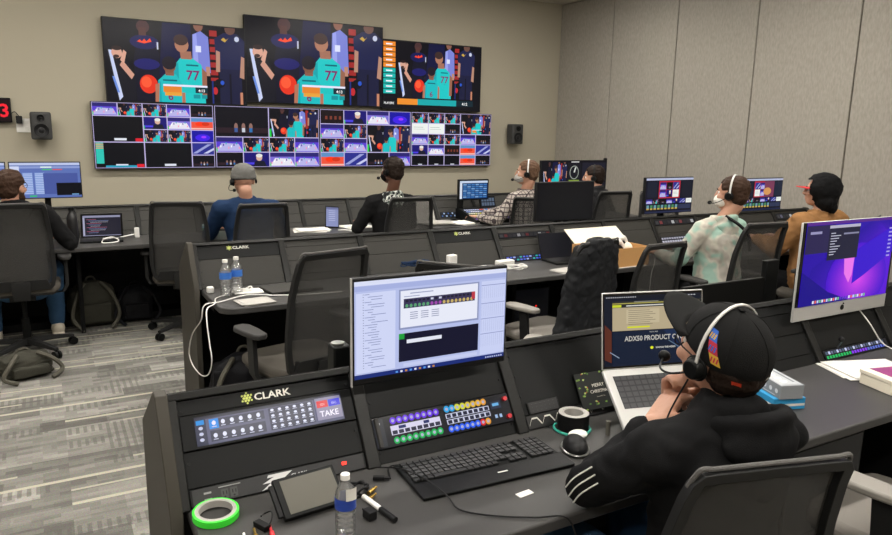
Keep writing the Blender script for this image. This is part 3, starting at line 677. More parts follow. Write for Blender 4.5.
for i in range(22): cv.rect(.02+.042*i, .56, .03, .3, ['#4a5a70', '#c9cff0', '#6a6f90'][i % 3]); cv.rect(.02+.042*i, .12, .03, .3, '#20c060' if i < 9 else '#8a3cf0' if i < 15 else '#5a6fd0')
art('keys', cv, 'screen', t, (0, -.001, 0))
# row two gear
def strip(label, x, Yb, s_, w, h, cols, name='control_unit', rows=2, n=16, bg='#16161a', cat='control panel'):
    t = face_thing(name, label, cat, x, Yb, s_, w, h); cv = Canvas(w*.98, h*.92, bg)
    for j in range(rows):
        for i in range(n):
            c = cols[(i*7+j*3) % len(cols)] if len(cols) > 3 else random.choice(cols)
            cv.rect((i+.15)/n, (j+.2)/rows, .7/n, .6/rows, c)
    art('keys', cv, 'screen', t, (0, -.001, 0)); return t
strip('dim rack unit with small red readouts at the top of the middle desk', 2.9865, 4.0, .2, .455, .038, ['#3a3a3a', '#2a2a2a', '#5a1a1a', '#8a8a8a', '#222'*2], 'rack_unit', 1, 12, cat='rack unit')
strip('blue and teal lit key strip on the middle desk by the white cables', 2.9865, 4.0, .022, .45, .04, ['#3a5fd0', '#2fb0a8', '#9aa8e8', '#5a6ae0', '#20305a'])
strip('rack unit with small lights above the orange lit switcher', 4.5075, 4.0, .225, .455, .05, ['#3a3a3a', '#2a2a2a', '#7a3a3a', '#b0b0b0', '#222'*2], 'rack_unit', 1, 10, cat='rack unit')
strip('orange and red lit switcher keys beside the person in the tie-dye hoodie', 4.5075, 4.0, .055, .455, .085, ['#ff4a2a', '#ff8a3a', '#3a3a44', '#c8c8d8', '#ff2a20', '#2a2a30', '#b0b0c0'], rows=3)
strip('small white and green lit unit right of the orange lit switcher', 4.92, 4.0, .2, .2, .03, ['#e8ffe8', '#48d048', '#303030', '#303030'], rows=1, n=6)
strip('rack unit with faint lights in front of the person in the tan jacket', 6.03, 4.0, .21, .455, .06, ['#3a3a3a', '#2a2a2a', '#5a5a6a', '#b0b0b0', '#222'*2], 'rack_unit', 1, 10, cat='rack unit')
strip('red and blue lit keys in front of the person in the tan jacket', 6.03, 4.0, .055, .455, .085, ['#ff4a3a', '#4a6ae0', '#3a3a44', '#c8c8d8', '#26262c'], rows=3)
strip('green and white lit keys left of the person in the blue shirt', 1.356, 6.25, .05, .42, .09, ['#20c050', '#d8f0e8', '#188a60', '#9ad0e0', '#1a2a2a'], rows=4)
strip('dim keys on the far desk by the black sweatshirt', 3.7, 6.25, .05, .40, .06, ['#3a5a90', '#20262e', '#9ab0d0', '#20262e'], rows=2)
# equipment under the foreground desk
t = thing('rack_unit', 'black rack equipment with red lights under the foreground desk, bottom right', 'rack unit', (2.45, 1.42, .22)); obj('chassis', MB().box((0, .2, .14), (.46, .4, .36)), 'under', t, .003)
cv = Canvas(.44, .34, '#0c0c0d')
for j in range(3):
    for i in range(5): cv.rect(.12+.08*i, .2+.26*j, .05, .1, '#2e2e2e')
    cv.rect(.75, .55+.12*(j-1), .02, .02, '#ff2a1a'); cv.rect(.85, .55+.12*(j-1), .02, .02, '#506050')
art('front', cv, 'screen', t, (0, -.001, .14))
t = thing('rack_unit', 'black equipment with tiny red lights under the middle desk behind the jacket chair', 'rack unit', (3.0, 4.06, .12)); obj('chassis', MB().box((0, .1, .2), (.4, .2, .4)), 'under', t, .003)
cv = Canvas(.38, .38, '#08080a'); [cv.rect(.15+.18*i, .5+.15*(i % 2), .04, .03, '#ff2a1a') for i in range(4)]; art('front', cv, 'screen', t, (0, -.001, .2))
# ------------------------------------------------------------------ screens standing on the desks
def arm_mount(t, back=.02, drop=.2, reach=.16, z=-.02):
    obj('mount_plate', MB().box((0, back+.012, z), (.12, .02, .12)), 'rackdark', t, .002)
    obj('mount_arm', MB().box((0, back+.022+reach/2, z), (.05, reach, .04)).box((0, back+.022+reach-.02, z-drop/2), (.045, .04, drop)), 'rackdark', t, .004)
def desktop_ui(cv):
    cv.rect(0, 0, 1, 1, '#b9c3ee'); cv.rect(0, .955, 1, .045, '#dfe4fb'); cv.rect(0, .9, 1, .05, '#a9b4e4'); cv.rect(0, .0, 1, .045, '#1d2f78')
    cv.rect(.01, .06, .24, .82, '#d3dafa')
    for i in range(30): cv.rect(.06+.02*((i*7) % 3), .86-.026*i, .03+.012*((i*5) % 7), .006, '#7e88b8'); cv.rect(.05, .862-.026*i, .006, .006, '#4d5688')
    cv.rect(.27, .46, .535, .42, '#8f98c0'); cv.rect(.28, .48, .515, .385, '#eceffd'); cv.rect(.3, .68, .475, .1, '#3a3658'); 
    for i in range(17): cv.ell(.32+.027*i, .705, .010, .02, '#5ba074' if i < 6 else '#a04ab0' if i < 9 else '#c9b06a', 8); cv.rect(.312+.027*i, .745, .018, .02, '#cfd3ea' if i in (6, 8) else '#1c1c2c')
    cv.rect(.752, .70, .024, .08, '#c03a48')
    for i in range(3):
        for j in range(4): cv.rect(.34+.07*i, .63-.022*j, .05, .008, '#8d92b4')
    cv.rect(.34, .83, .15, .01, '#9aa0c4'); cv.rect(.3, .80, .1, .008, '#9aa0c4')
    cv.rect(.27, .12, .535, .3, '#14142c'); cv.rect(.27, .36, .035, .06, '#1ea03c'); cv.rect(.32, .31, .23, .04, '#e9ecf8'); cv.rect(.3, .065, .5, .035, '#c9d1f5')
    cv.rect(.82, .06, .17, .82, '#cdd5f8')
    for k, y in enumerate((.84, .64, .47, .30)):
        cv.rect(.82, y-.01, .17, .008, '#8f98c8')
        for i in range(11): cv.rect(.825+.015*i, y-.15, .0012, .13, '#9aa3cf')
    for i in range(9): cv.rect(.25+.03*i, .012, .014, .02, ['#5a9ae8', '#e8e8f5', '#c88a3a'][i % 3])
    for i in range(8): cv.rect(.86+.016*i, .014, .008, .016, '#cfd6f5')
cv = Canvas(.478, .268); desktop_ui(cv)
t = display('computer_monitor', 'large foreground monitor with a pale blue program window, silver edge', 'monitor', (.921, 1.68, 1.112), .49, .285, cv, dep=.022, m='screen', chin=.01, group='desk monitors'); arm_mount(t, .022, .178, .17, .0)
obj('side_trim', MB().box((-.2458, .003, -.005), (.0022, .010, .297)), 'alu', t, label='silver edge trim')
t = thing('desk_speaker', 'small black box standing behind the foreground monitor, left', 'speaker', (.735, 1.93, .862)); obj('body', MB().box((.0, 0, .075), (.055, .06, .13)), 'rackdark', t, .006); obj('cap', MB().cyl((-.005, 0, .14), (-.005, 0, .146), .02), 'steel', t)
# purple desktop computer
cv = Canvas(.615, .342, '#2a0aa8')
def lerp(a, b_, k): return '#'+''.join('%02x' % int(int(a[i:i+2], 16)*(1-k)+int(b_[i:i+2], 16)*k) for i in (1, 3, 5))
for i in range(26): k = i/25; cv.poly([(0+k*.5, 0), (1, 0), (1, 1-.5*k), (.75+.2*k, 1-.2*k), (.1+.55*k, .35*(1-k)+.1)], lerp('#2608a0', '#5a10d8', k))
for i in range(22): k = i/21; cv.ell(.62, .26, .33*(1-k)+.02, .42*(1-k)+.03, lerp('#4a0ed0', '#e04af0', k), 24)
cv.poly([(0, 0), (.55, 0), (.3, .14), (0, .42)], '#1a0a8a'); cv.poly([(.44, .54), (.56, .62), (.55, .32), (.52, .22), (.46, .34)], '#f07af0')
cv.poly([(.56, .62), (1, .9), (1, .55), (.7, .3), (.56, .2)], '#3a12d0')
cv.rect(0, .965, 1, .035, '#5a2a8a'); cv.rect(.0, .63, .3, .33, '#2a2450'); cv.rect(.04, .86, .12, .03, '#9a96c0')
cv.rect(.24, .53, .34, .42, '#1f2038'); cv.rect(.24, .915, .34, .035, '#b9b6cc'); cv.rect(.4, .83, .17, .02, '#8a8aa8')
for i in range(9): cv.rect(.26, .85-.032*i, .05+.02*((i*3) % 4), .01, '#c9c9dc')
for i in range(24): cv.rect(.14+.025*i, .02, .018, .035, ['#e8e8f8', '#f06a5a', '#c9d4f8', '#7ac88a'][(i*5) % 4] if i < 12 or i > 15 else '#5a3ac8')
for i in range(8): cv.rect(.93, .85-.05*i, .04, .02, '#a9a0e8')
t = thing('desktop_computer', 'silver all-in-one desktop computer with a purple wallpaper, right foreground', 'computer', (2.90, 1.70, 1.107))
fr = MB().prism([(-.325, 0, -.202), (.325, 0, -.202), (.325, 0, .203), (-.325, 0, .203)], (0, .012, 0)); obj('body', fr, 'alu', t, .004)
obj('rear_shell', MB().rings([[V((sx*.3, .012, sz*.18)) for sx, sz in ((-1, -1), (1, -1), (1, 1), (-1, 1))], [V((sx*.16, .045, sz*.1)) for sx, sz in ((-1, -1), (1, -1), (1, 1), (-1, 1))]]), 'alu', t)
obj('bezel', MB().box((0, -.0015, .031), (.648, .003, .342)), 'glassblack', t, label='black glass bezel'); art('screen', cv, 'screen', t, (0, -.0035, .031))
t['label'] = 'silver all-in-one desktop computer with a purple wallpaper, right foreground'
cl = Canvas(.05, .05, '#c9c9c8'); me = MB().cyl((0, -.0005, -.171), (0, -.002, -.171), .0115, n=20).cyl((.003, -.0005, -.155), (.006, -.002, -.153), .004, n=8); obj('emblem', me, 'rackdark', t, label='dark fruit emblem')
arm_mount(t, .045, .12, .15, -.06)
obj('power_cable', MB().tube([(.16, .02, -.2), (.19, -.02, -.26), (.23, -.06, -.34), (.26, -.10, -.368)], .003), 'white', t, label='white cable')
def studio_ui(cv, key):
    cv.rect(0, 0, 1, 1, '#101322'); cv.rect(0, .94, 1, .06, '#b9bfdc')
    cv.rect(.27, .42, .45, .5, '#c0283a'); cv.push(.29, .45, .41, .44)
    for i in range(3):
        for j in range(2): cv.push(i/3, j/2, .32, .48); tile(cv, ['a', 'p', 'w', 'a', 'd', 'x'][(i+3*j+key) % 6]); cv.pop()
    cv.pop(); cv.rect(.03, .45, .2, .45, '#1a2030'); cv.rect(.76, .45, .2, .45, '#161a28')
    for i in range(7): cv.push(.02+.14*i, .27, .125, .13); tile(cv, 'agdapxw'[i]); cv.pop()
    for i in range(9): cv.rect(.03+.075*i, .1, .05, .13, '#4a8a60' if i % 2 else '#6a9aa8'); cv.rect(.03+.075*i, .1, .05, .04, '#c9a84a')
    cv.rect(.7, .1, .27, .13, '#2c3552'); cv.rect(0, 0, 1, .05, '#252c48')
# curved studio monitor: bent sheet
cv = Canvas(.54, .285); studio_ui(cv, 0)
t = display('computer_monitor', 'monitor with a red-framed picture and colour meters, left of the tie-dye hoodie', 'monitor', (4.51, 4.2, 1.143), .552, .298, cv, dep=.03, m='screen', group='desk monitors'); arm_mount(t, .03, .205, .05, -.03)
cv = Canvas(.54, .285); studio_ui(cv, 2); cv.rect(.52, .42, .25, .5, '#7a3a58'); cv.ell(.6, .6, .1, .12, '#d89a5a'); cv.rect(.78, .45, .2, .45, '#1c2438')
t = display('computer_monitor', 'monitor half hidden behind the head of the person in the tie-dye hoodie', 'monitor', (5.70, 4.2, 1.118), .552, .298, cv, dep=.03, m='screen', group='desk monitors'); arm_mount(t, .03, .18, .05, -.03)
cv = Canvas(.53, .278, '#0b0b0e'); t = display('computer_monitor', 'switched-off black monitor on the middle desk in front of the plaid shirt', 'monitor', (3.42, 4.2, 1.128), .552, .295, cv, dep=.03, m='screendim', group='desk monitors'); arm_mount(t, .03, .17, .05, -.05)
cv = Canvas(.96, .33, '#0a0a10'); cv.push(.02, .12, .36, .84); game(cv, 0, False); cv.pop(); cv.rect(.39, .1, .2, .84, '#14141c'); cv.ell(.49, .6, .07, .24, '#9aa29a', 20); cv.ell(.49, .6, .06, .21, '#14141c', 20); cv.poly([(.48, .6), (.5, .6), (.52, .78), (.50, .78)], '#d8dcd8'); cv.rect(.41, .12, .16, .22, '#7f9a3a'); cv.rect(.44, .95, .12, .03, '#e8e8e8'); cv.rect(.61, .1, .37, .84, '#1c1c2a'); [cv.rect(.63+.05*i, .15, .03, .3+.1*(i % 3), '#4a5a8a') for i in range(6)]
t = display('computer_monitor', 'wide black monitor with a ball game picture behind the dark hooded person', 'monitor', (5.38, 6.47, 1.15), .98, .345, cv, dep=.03, m='screen', group='desk monitors'); arm_mount(t, .03, .22, .05, -.03); obj('webcam', MB().cyl((.47, -.0, .18), (.47, .03, .18), .018), 'rackdark', t, label='small black webcam')
cv = Canvas(.33, .18, '#123a6a'); cv.rect(0, .88, 1, .12, '#c9d8ee'); cv.rect(0, 0, .08, .88, '#dfe6f2')
for i in range(6):
    for j in range(7): cv.rect(.12+.145*i, .06+.115*j, .12, .07, '#3f76b8' if (i+j) % 3 else '#7aa4d4')
t = display('computer_monitor', 'small monitor with a blue spreadsheet-like screen, left of the plaid shirt', 'monitor', (3.81, 6.15, 1.046), .36, .21, cv, dep=.03, m='screen', group='desk monitors', frame='rackdark'); obj('stand_post', MB().box((-.14, .03, -.19), (.06, .03, .2)), 'rackdark', t, .003); obj('stand_foot', MB().box((-.14, .02, -.298), (.16, .12, .012)), 'rackdark', t, .003)
def sheet_ui(cv):
    cv.rect(0, 0, 1, 1, '#5f74b8'); cv.rect(0, .93, 1, .07, '#c3cdee'); cv.rect(0, .84, 1, .06, '#8e9fd6'); cv.rect(0, .1, .13, .8, '#d5dcf6'); cv.rect(0, .45, .13, .03, '#5f74b8')
    for i in range(2):
        cv.rect(.17+.17*i, .1, .14, .62, '#7f9ad8')
        for j in range(12): cv.rect(.175+.17*i, .12+.05*j, .13, .025, '#b4c6ee')
    cv.rect(.46, .1, .5, .6, '#4a5aa0'); cv.rect(.64, .06, .36, .36, '#07080f'); cv.rect(.86, .07, .1, .03, '#7ab0e0'); cv.rect(.45, .79, .14, .03, '#4ac86a'); cv.rect(.6, .79, .14, .03, '#e05a5a'); cv.rect(.43, .86, .16, .03, '#eef'*2); cv.rect(.25, .03, .1, .04, '#38c070'); cv.rect(.8, .43, .05, .02, '#cdd')if False else None
cv = Canvas(.485, .275); sheet_ui(cv)
t = display('computer_monitor', 'monitor with blue tables in front of the person in the black jacket, far left', 'monitor', (.018, 6.47, 1.185), .50, .29, cv, dep=.025, m='screen', group='desk monitors'); arm_mount(t, .025, .255, .05, -.03)
cv = Canvas(.485, .275); sheet_ui(cv); t = display('computer_monitor', 'monitor cut off by the left edge of the photo', 'monitor', (-.50, 6.47, 1.185), .50, .29, cv, dep=.025, m='screen', group='desk monitors'); arm_mount(t, .025, .255, .05, -.03)

def laptop(label, loc, rz, w, d, scr, open_deg, body='alu', kb='#1c1c1e', tilt=0, z0=0, key=True):
    """closed side at local -Y; hinge at +Y"""
    t = thing('laptop', label, 'laptop', loc, rz); t.rotation_euler = (tilt, 0, rz)
    obj('base', MB().box((0, 0, .007), (w, d, .014)), body, t, .003)
    if key:
        cv = Canvas(w*.86, d*.46, kb); 
        for j in range(6):
            for i in range(14): cv.rect((i+.1)/14, (j+.12)/6, .8/14, .76/6, '#333336')
        o = art('keyboard', cv, 'paint', t, (0, d*.17, .0145), (-PI/2, 0, 0), 'black keyboard')
        obj('trackpad', MB().box((0, -d*.27, .0143), (w*.4, d*.34, .0008)), body, t)
    lid = thing('lid', None, None, (0, d/2, .014)); lid.parent = t; lid.rotation_euler = (-math.radians(open_deg-90), 0, 0)
    bpy.data.objects.remove(lid)
    a = -math.radians(open_deg-90); h = d*.98
    R = M.Translation((0, d/2, .012)) @ M.Rotation(a, 4, 'X')
    o = obj('lid', MB().box((0, .004, h/2), (w, .006, h)).xform(R), body, t, .002)
    ar = art('screen', scr, 'screen', o, (0, 0, 0)); c = R @ V((0, .0005, h/2)); ar.location = c; ar.rotation_euler = (a, 0, 0)
    ar['label'] = 'lit screen'
    bz = obj('bezel', MB().box((0, .0009, h/2), (w*.985, .0006, h*.97)).xform(R), 'glassblack', o, label='black screen border')
    return t
cv = Canvas(.342, .222, '#0c1424'); cv.rect(0, .955, 1, .045, '#10141f'); [cv.rect(.02+.022*i, .97, .013, .012, '#c9c9d0') for i in range(14)]; [cv.rect(.8+.03*i, .97, .018, .012, '#c9c9d0') for i in range(5)]
cv.rect(.08, .84, .92, .08, '#2a2a26'); cv.rect(.08, .88, .9, .015, '#a8a050'); cv.rect(.3, .9, .25, .012, '#8a8a80'); cv.rect(.08, .835, .09, .035, '#c9d430'); cv.rect(.22, .845, .6, .015, '#e0e0d8')
cv.rect(.08, .50, .92, .33, '#b7a888'); cv.rect(.22, .6, .34, .2, '#c4b696'); [cv.rect(.24, .78-.028*i, .22+.03*(i % 3), .006, '#6b6250') for i in range(8)]; cv.rect(.23, .535, .23, .022, '#d8e020'); cv.poly([(.62, .83), (.625, .83), (.73, .69), (.725, .68)], '#3a3428'); cv.rect(.73, .635, .2, .055, '#3c342c'); cv.rect(.745, .65, .17, .02, '#a09070'); [cv.rect(.7+.05*i, .515, .032, .03, '#efe8d8') for i in range(5)]
cv.poly([(0, .1), (.07, .05), (.07, .5), (0, .6)], '#5a2a1c'); cv.rect(.08, 0, .92, .49, '#0d1a30'); cv.poly([(.6, .49), (1, .49), (1, .3), (.75, .2)], '#15284a'); cv.text('THE ALL NEW', .5, .46, .022, '#d8d8d8', 'c'); cv.text('ADX50 PRODUCT OVERVIEW', .2, .35, .10, '#c4c1ba', 'l', True, .78); cv.ell(.48, .24, .017, .022, '#d8e020', 10); cv.text('WATCH THE VIDEO', .52, .225, .035, '#e6e6e0', 'l', True); cv.poly([(.05, .2), (.055, .21), (.15, .12), (.145, .11)], '#8a98b0'); cv.poly([(.65, .33), (.655, .34), (.8, .2), (.795, .19)], '#5a7088'); cv.poly([(.8, .3), (.805, .31), (.75, .1), (.745, .1)], '#5a7088')
tl = math.radians(39)
t = laptop('propped-up silver laptop showing a dark product web page', (1.624, 1.457, .823), math.radians(-15), .356, .248, cv, 137, 'alu', tilt=tl)
for p_ in (-.12, .12): pass
st = thing('laptop_stand', 'black sloping stand under the silver laptop', 'laptop stand', (1.624, 1.457, .74), math.radians(-15))
obj('top_plate', MB().box((0, 0, 0), (.25, .2, .004)).xform(M.Translation((0, .0, .079)) @ M.Rotation(tl, 4, 'X')), 'rackdark', st, .001)
for sx in (-.1, .1): obj('leg', MB().prism([(sx-.004, -.07, .001), (sx-.004, .09, .001), (sx-.004, .07, .13), (sx-.004, .055, .12)], (.008, 0, 0)), 'rackdark', st, .001)
cv = Canvas(.27, .165, '#171626'); cv.rect(0, .9, 1, .1, '#8f90ac'); cv.rect(0, 0, .05, .9, '#a4a5c0'); [cv.rect(.1+.05*(i % 3), .8-.065*i, .25+.07*((i*4) % 5), .012, ['#c86a8a', '#8a9ad0', '#c9c9d8'][i % 3]) for i in range(11)]; cv.rect(0, 0, 1, .03, '#8f90ac')
laptop('dark laptop with a black code window on the far desk, left', (.36, 6.03, .741), -.1, .30, .20, cv, 112, 'rackdark')
t = laptop('dark closed-looking laptop with its lid folded open, beside the jacket chair', (3.17, 3.86, .741), -.05, .28, .19, Canvas(.27, .18, '#16161a'), 110, 'console', key=True)
# closed laptop and papers near the bottles
t = thing('laptop', 'closed dark laptop on the middle desk, right of the notepad', 'laptop', (1.165, 3.80, .741), .1); obj('base', MB().box((0, 0, .006), (.3, .2, .012)), 'console', t, .003); obj('lid', MB().box((0, 0, .015), (.3, .2, .005)), 'rack', t, .002)
def sheets(name, label, cat, loc, rz, w, d, n=1, m='paper', group=None, fan=.06):
    mb = MB()
    for i in range(n): mb.box((random.uniform(-.01, .01)*n**.5, random.uniform(-.01, .01)*n**.5, .0012+.0024*i), (w, d, .0016), Rz(random.uniform(-fan, fan)*(n > 1)))
    o = obj(name, mb, m); o.location = loc; o.rotation_euler = (0, 0, rz); return tag(o, label, cat, group)
sheets('notepad', 'grey notepad on the middle desk in front of the two water bottles', 'notepad', (.915, 3.60, .741), .12, .16, .13, 4, 'papergrey', fan=0)
sheets('paper_sheet', 'white folded papers between the water bottles and the closed laptop', 'paper', (.94, 3.84, .741), -.2, .14, .12, 3)
sheets('paper_sheet', 'stack of white papers on the foreground desk below the purple computer', 'paper', (2.78, 1.49, .741), -.35, .30, .20, 4, fan=.12)
sheets('paper_sheet', 'white papers on the far desk left of the upright tablet', 'paper', (2.03, 5.98, .741), -.15, .28, .2, 6, fan=.15)
sheets('paper_sheet', 'white papers under the writing hand on the far desk', 'paper', (2.5, 6.06, .741), .1, .26, .22, 3)
sheets('paper_sheet', 'crumpled pile of printed sheets left of the plaid shirt', 'paper', (3.30, 5.99, .741), -.3, .32, .24, 9, 'papergrey', fan=.35)
sheets('paper_sheet', 'second pile of sheets sliding over the desk edge left of the plaid shirt', 'paper', (3.56, 5.92, .741), .25, .26, .2, 6, 'paper', fan=.3)
sheets('paper_sheet', 'printed sheet beside the open dark laptop near the jacket chair', 'paper', (3.0, 3.60, .741), .1, .26, .12, 3, 'papergrey')
o = obj('paper_sheet', MB().box((0, 0, 0), (.2, .002, .22), Rx(-.5)), 'papergrey'); o.location = (3.28, 6.22, .85); tag(o, 'printed page leaning up on the far desk behind the pile of sheets', 'paper')
# upright tablet
t = thing('tablet', 'tablet propped upright with a pale violet page, left of the black sweatshirt', 'tablet', (2.25, 6.06, .741), -.12)
R = M.Rotation(-.25, 4, 'X'); obj('body', MB().box((0, 0, .1), (.125, .008, .2)).xform(M.Translation((0, 0, .002)) @ R @ M.Rotation(.08, 4, 'Y')), 'rackdark', t, .003)
cv = Canvas(.112, .175, '#8a92c0'); cv.rect(0, .9, 1, .1, '#6a719c'); [cv.rect(.2, .8-.1*i, .55, .03, '#b8bede') for i in range(6)]
a_ = art('screen', cv, 'screen', t, (.008, -.03+.0, .1)); a_.rotation_euler = (-.25, .08, 0); a_.location = (.008, .0185, .101); obj('stand', MB().prism([(-.03, .02, .0), (-.03, .09, .0), (-.03, .055, .14)], (.06, 0, 0)), 'rackdark', t)

# ------------------------------------------------------------------ things on the foreground desk
D = .741
t = thing('keyboard', 'wide black keyboard with palm rest on the foreground desk', 'keyboard', (.985, 1.495, D), -.055)
obj('case', MB().prism([(-.228, -.10, 0), (.228, -.10, 0), (.228, .095, 0), (-.228, .095, 0)], (0, 0, .009)), 'rackdark', t, .003)
obj('palm_rest', MB().prism([(-.228, -.10, .009), (-.228, -.028, .009), (-.228, -.03, .012), (-.228, -.095, .010)], (.456, 0, 0)), 'black', t, .001)
k = MB()
for j in range(6):
    x = -.215; y = -.012+.0185*j; row = [.0155]*15 if j else [.0155]*3+[.095]+[.0155]*5
    for wd in row: k.box((x+wd/2, y, .0125), (wd, .0150, .005)); x += wd+.0035
    for gx, nn in ((.078, 3), (.148, 4)):
        for i in range(nn if j != 2 or nn == 4 else 0): k.box((gx+.019*i, y, .0125), (.0155, .015, .005))
obj('keys', k, 'keycap', t, .001, 1)
obj('emblem', MB().box((.02, -.062, .0118), (.03, .005, .0006)), 'paper', t, label='tiny pale mark on the palm rest')
obj('cable', MB().tube([(-.2, .095, .005), (-.24, .1, .003), (-.26, .04, .003)], .002), 'black', t)
o = obj('black_cable', MB().tube([(.72, 1.62, D+.004), (.76, 1.55, D+.022), (.79, 1.47, D+.022), (.80, 1.38, D+.02), (.81, 1.33, D+.004), (.87, 1.27, D+.003), (.95, 1.22, D+.003), (1.02, 1.19, D+.0), (1.04, 1.17, D-.05)], .0022), 'black'); tag(o, 'thin black cable lying across the keyboard to the desk edge', 'cable')
t = thing('computer_mouse', 'black curved mouse with a silver edge right of the keyboard', 'mouse', (1.275, 1.465, D), -.5)
obj('body', voxel(MB().ell((0, 0, .012), (.036, .055, .03)).box((0, 0, -.03), (.001, .001, .001)), 'body', .004, 2), 'black', t)
obj('silver_rim', MB().torus((0, 0, .006), .045, .004, 28, 8, .8).xform(M.Scale(1.2, 4, (0, 1, 0)) @ M.Scale(.85, 4, (1, 0, 0))), 'steel', t, label='silver rim')
obj('cable', MB().tube([(0, .055, .01), (.01, .1, .004), (-.04, .15, .003), (-.12, .17, .003)], .002), 'black', t)
o = obj('earbud_case', MB().ell((0, 0, .0), (.032, .024, .0115)), 'white'); o.location = (1.335, 1.525, D+.0115); tag(o, 'small white rounded case beside the mouse', 'case')
t = thing('tape_roll', 'thick roll of black tape standing flat behind the white rounded case', 'tape', (1.37, 1.59, D))
obj('tape', MB().lathe([(.034, 0), (.048, 0), (.048, .05), (.034, .05), (.034, 0)], 40, cap=False), 'jblack', t); obj('core', MB().lathe([(.030, .0), (.034, 0), (.034, .0505), (.030, .0505), (.030, 0)], 40, cap=False), 'papergrey', t, label='pale cardboard core'); obj('top_label', MB().lathe([(.0345, .0508), (.0465, .0508)], 40, cap=False), 'papergrey', t, label='pale paper rim')
t = thing('tape_roll', 'thin roll of teal tape under the roll of black tape', 'tape', (1.365, 1.583, D)); bpy.data.objects.remove(t)
o = obj('teal_tape_loop', MB().torus((0, 0, .004), .055, .004, 36, 6, 1), 'teal'); o.location = (1.36, 1.583, D); tag(o, 'thin teal ring around the foot of the black tape roll', 'tape')
o = obj('battery', MB().cyl((0, 0, .0), (0, 0, .045), .007), 'greyglass'); o.location = (1.43, 1.50, D); tag(o, 'small upright metal battery between the mouse and the laptop', 'battery')
t = thing('tape_roll', 'roll of neon green tape at the left end of the foreground desk', 'tape', (.290, 1.572, D+.002)); t.rotation_euler = (math.radians(3), 0, 0); t.scale = (.84, .84, .84)
obj('tape', MB().lathe([(.049, 0), (.0625, 0), (.0625, .02), (.049, .02), (.049, 0)], 48, cap=False), 'green', t, .001); obj('core', MB().lathe([(.0455, .0), (.0488, 0), (.0488, .0205), (.0455, .0205), (.0455, 0)], 48, cap=False), 'papergrey', t, label='pale printed core'); obj('side_label', MB().lathe([(.0492, .0206), (.056, .0206)], 48, cap=False), 'papergrey', t)
# tilted control tablet
t = thing('control_display', 'small black touch display tilted on a wedge at the foot of the left rack', 'display', (.497, 1.515, D), .10); t.scale = (.9, .9, .9)
obj('wedge', MB().prism([(-.07, -.04, 0), (-.07, .06, 0), (-.07, .06, .065), (-.07, -.04, .01)], (.14, 0, 0)), 'rackdark', t, .003)
R = M.Translation((0, .0, .043)) @ M.Rotation(math.radians(38), 4, 'X')
obj('body', MB().box((0, 0, 0), (.175, .115, .016)).xform(R), 'rackdark', t, .003); obj('screen', MB().box((.004, 0, .0086), (.148, .095, .001)).xform(R), 'greyglass', t, label='dull grey unlit screen')
obj('side_bracket', MB().box((-.093, 0, -.002), (.012, .09, .012)).xform(R), 'black', t, .001)
def bottle(label, loc, m_lab='blue', s_=1.0, group=None, writing=False):
    t = thing('water_bottle', label, 'water bottle', loc, 0, group)
    pr = [(.001, .004), (.026, .0), (.031, .006)]
    for i in range(5): z = .018+.016*i; pr += [(.031, z), (.0285, z+.004), (.031, z+.009)]
    pr += [(.0315, .098), (.0315, .132), (.031, .140), (.026, .158), (.0135, .176), (.012, .184), (.012, .192)]
    obj('bottle', MB().lathe([(r*s_, z*s_) for r, z in pr], 28), 'clear', t)
    obj('cap', MB().lathe([(.001, .203*s_), (.0135*s_, .203*s_), (.0142*s_, .200*s_), (.0142*s_, .187*s_), (.0125*s_, .187*s_)], 24), 'white', t, label='white cap')
    lb = Canvas(1, 1)
    obj('label', MB().lathe([(.0319*s_, .098*s_), (.0319*s_, .134*s_)], 32, cap=False), m_lab, t, label='printed paper label')
    if writing:
        g = MB()
        for a0, a1, z0, z1 in ((-1.9, -1.1, .102, .130), ):
            n_ = 8; g.rings([[V((.0322*math.cos(a0+(a1-a0)*i/n_), .0322*math.sin(a0+(a1-a0)*i/n_), z)) for i in range(n_+1)] for z in (z0, z1)], cap=False)
        g.f = [f for f in g.f if not (8 in f and 0 in f)]
        obj('label_print', g, 'paper', t, label='white printed patch')
    return t
X['labelblue'] = mat('royal blue label paper', '#2744a0', .4)
X['labelsky'] = mat('blue and white label paper', '#3a72c8', .4)
bottle('small clear water bottle on the foreground desk, white cap and blue label', (.528, 1.357, D), 'labelblue', .745, writing=True)
bottle('clear water bottle on the middle desk, left one of the pair', (.805, 3.79, D), 'labelsky', .98, 'pair of water bottles')
bottle('clear water bottle on the middle desk, right one of the pair', (.872, 3.83, D), 'labelsky', 1.0, 'pair of water bottles')
t = thing('drink_bottle', 'slim matte black drinking bottle beside the far dark laptop', 'bottle', (.165, 6.11, D)); obj('body', MB().lathe([(.001, 0), (.035, 0), (.037, .01), (.037, .17), (.03, .2), (.018, .225), (.018, .235)], 28), 'blackbottle', t); obj('cap', MB().lathe([(.0205, .236), (.0205, .262), (.001, .264)], 24), 'rackdark', t)
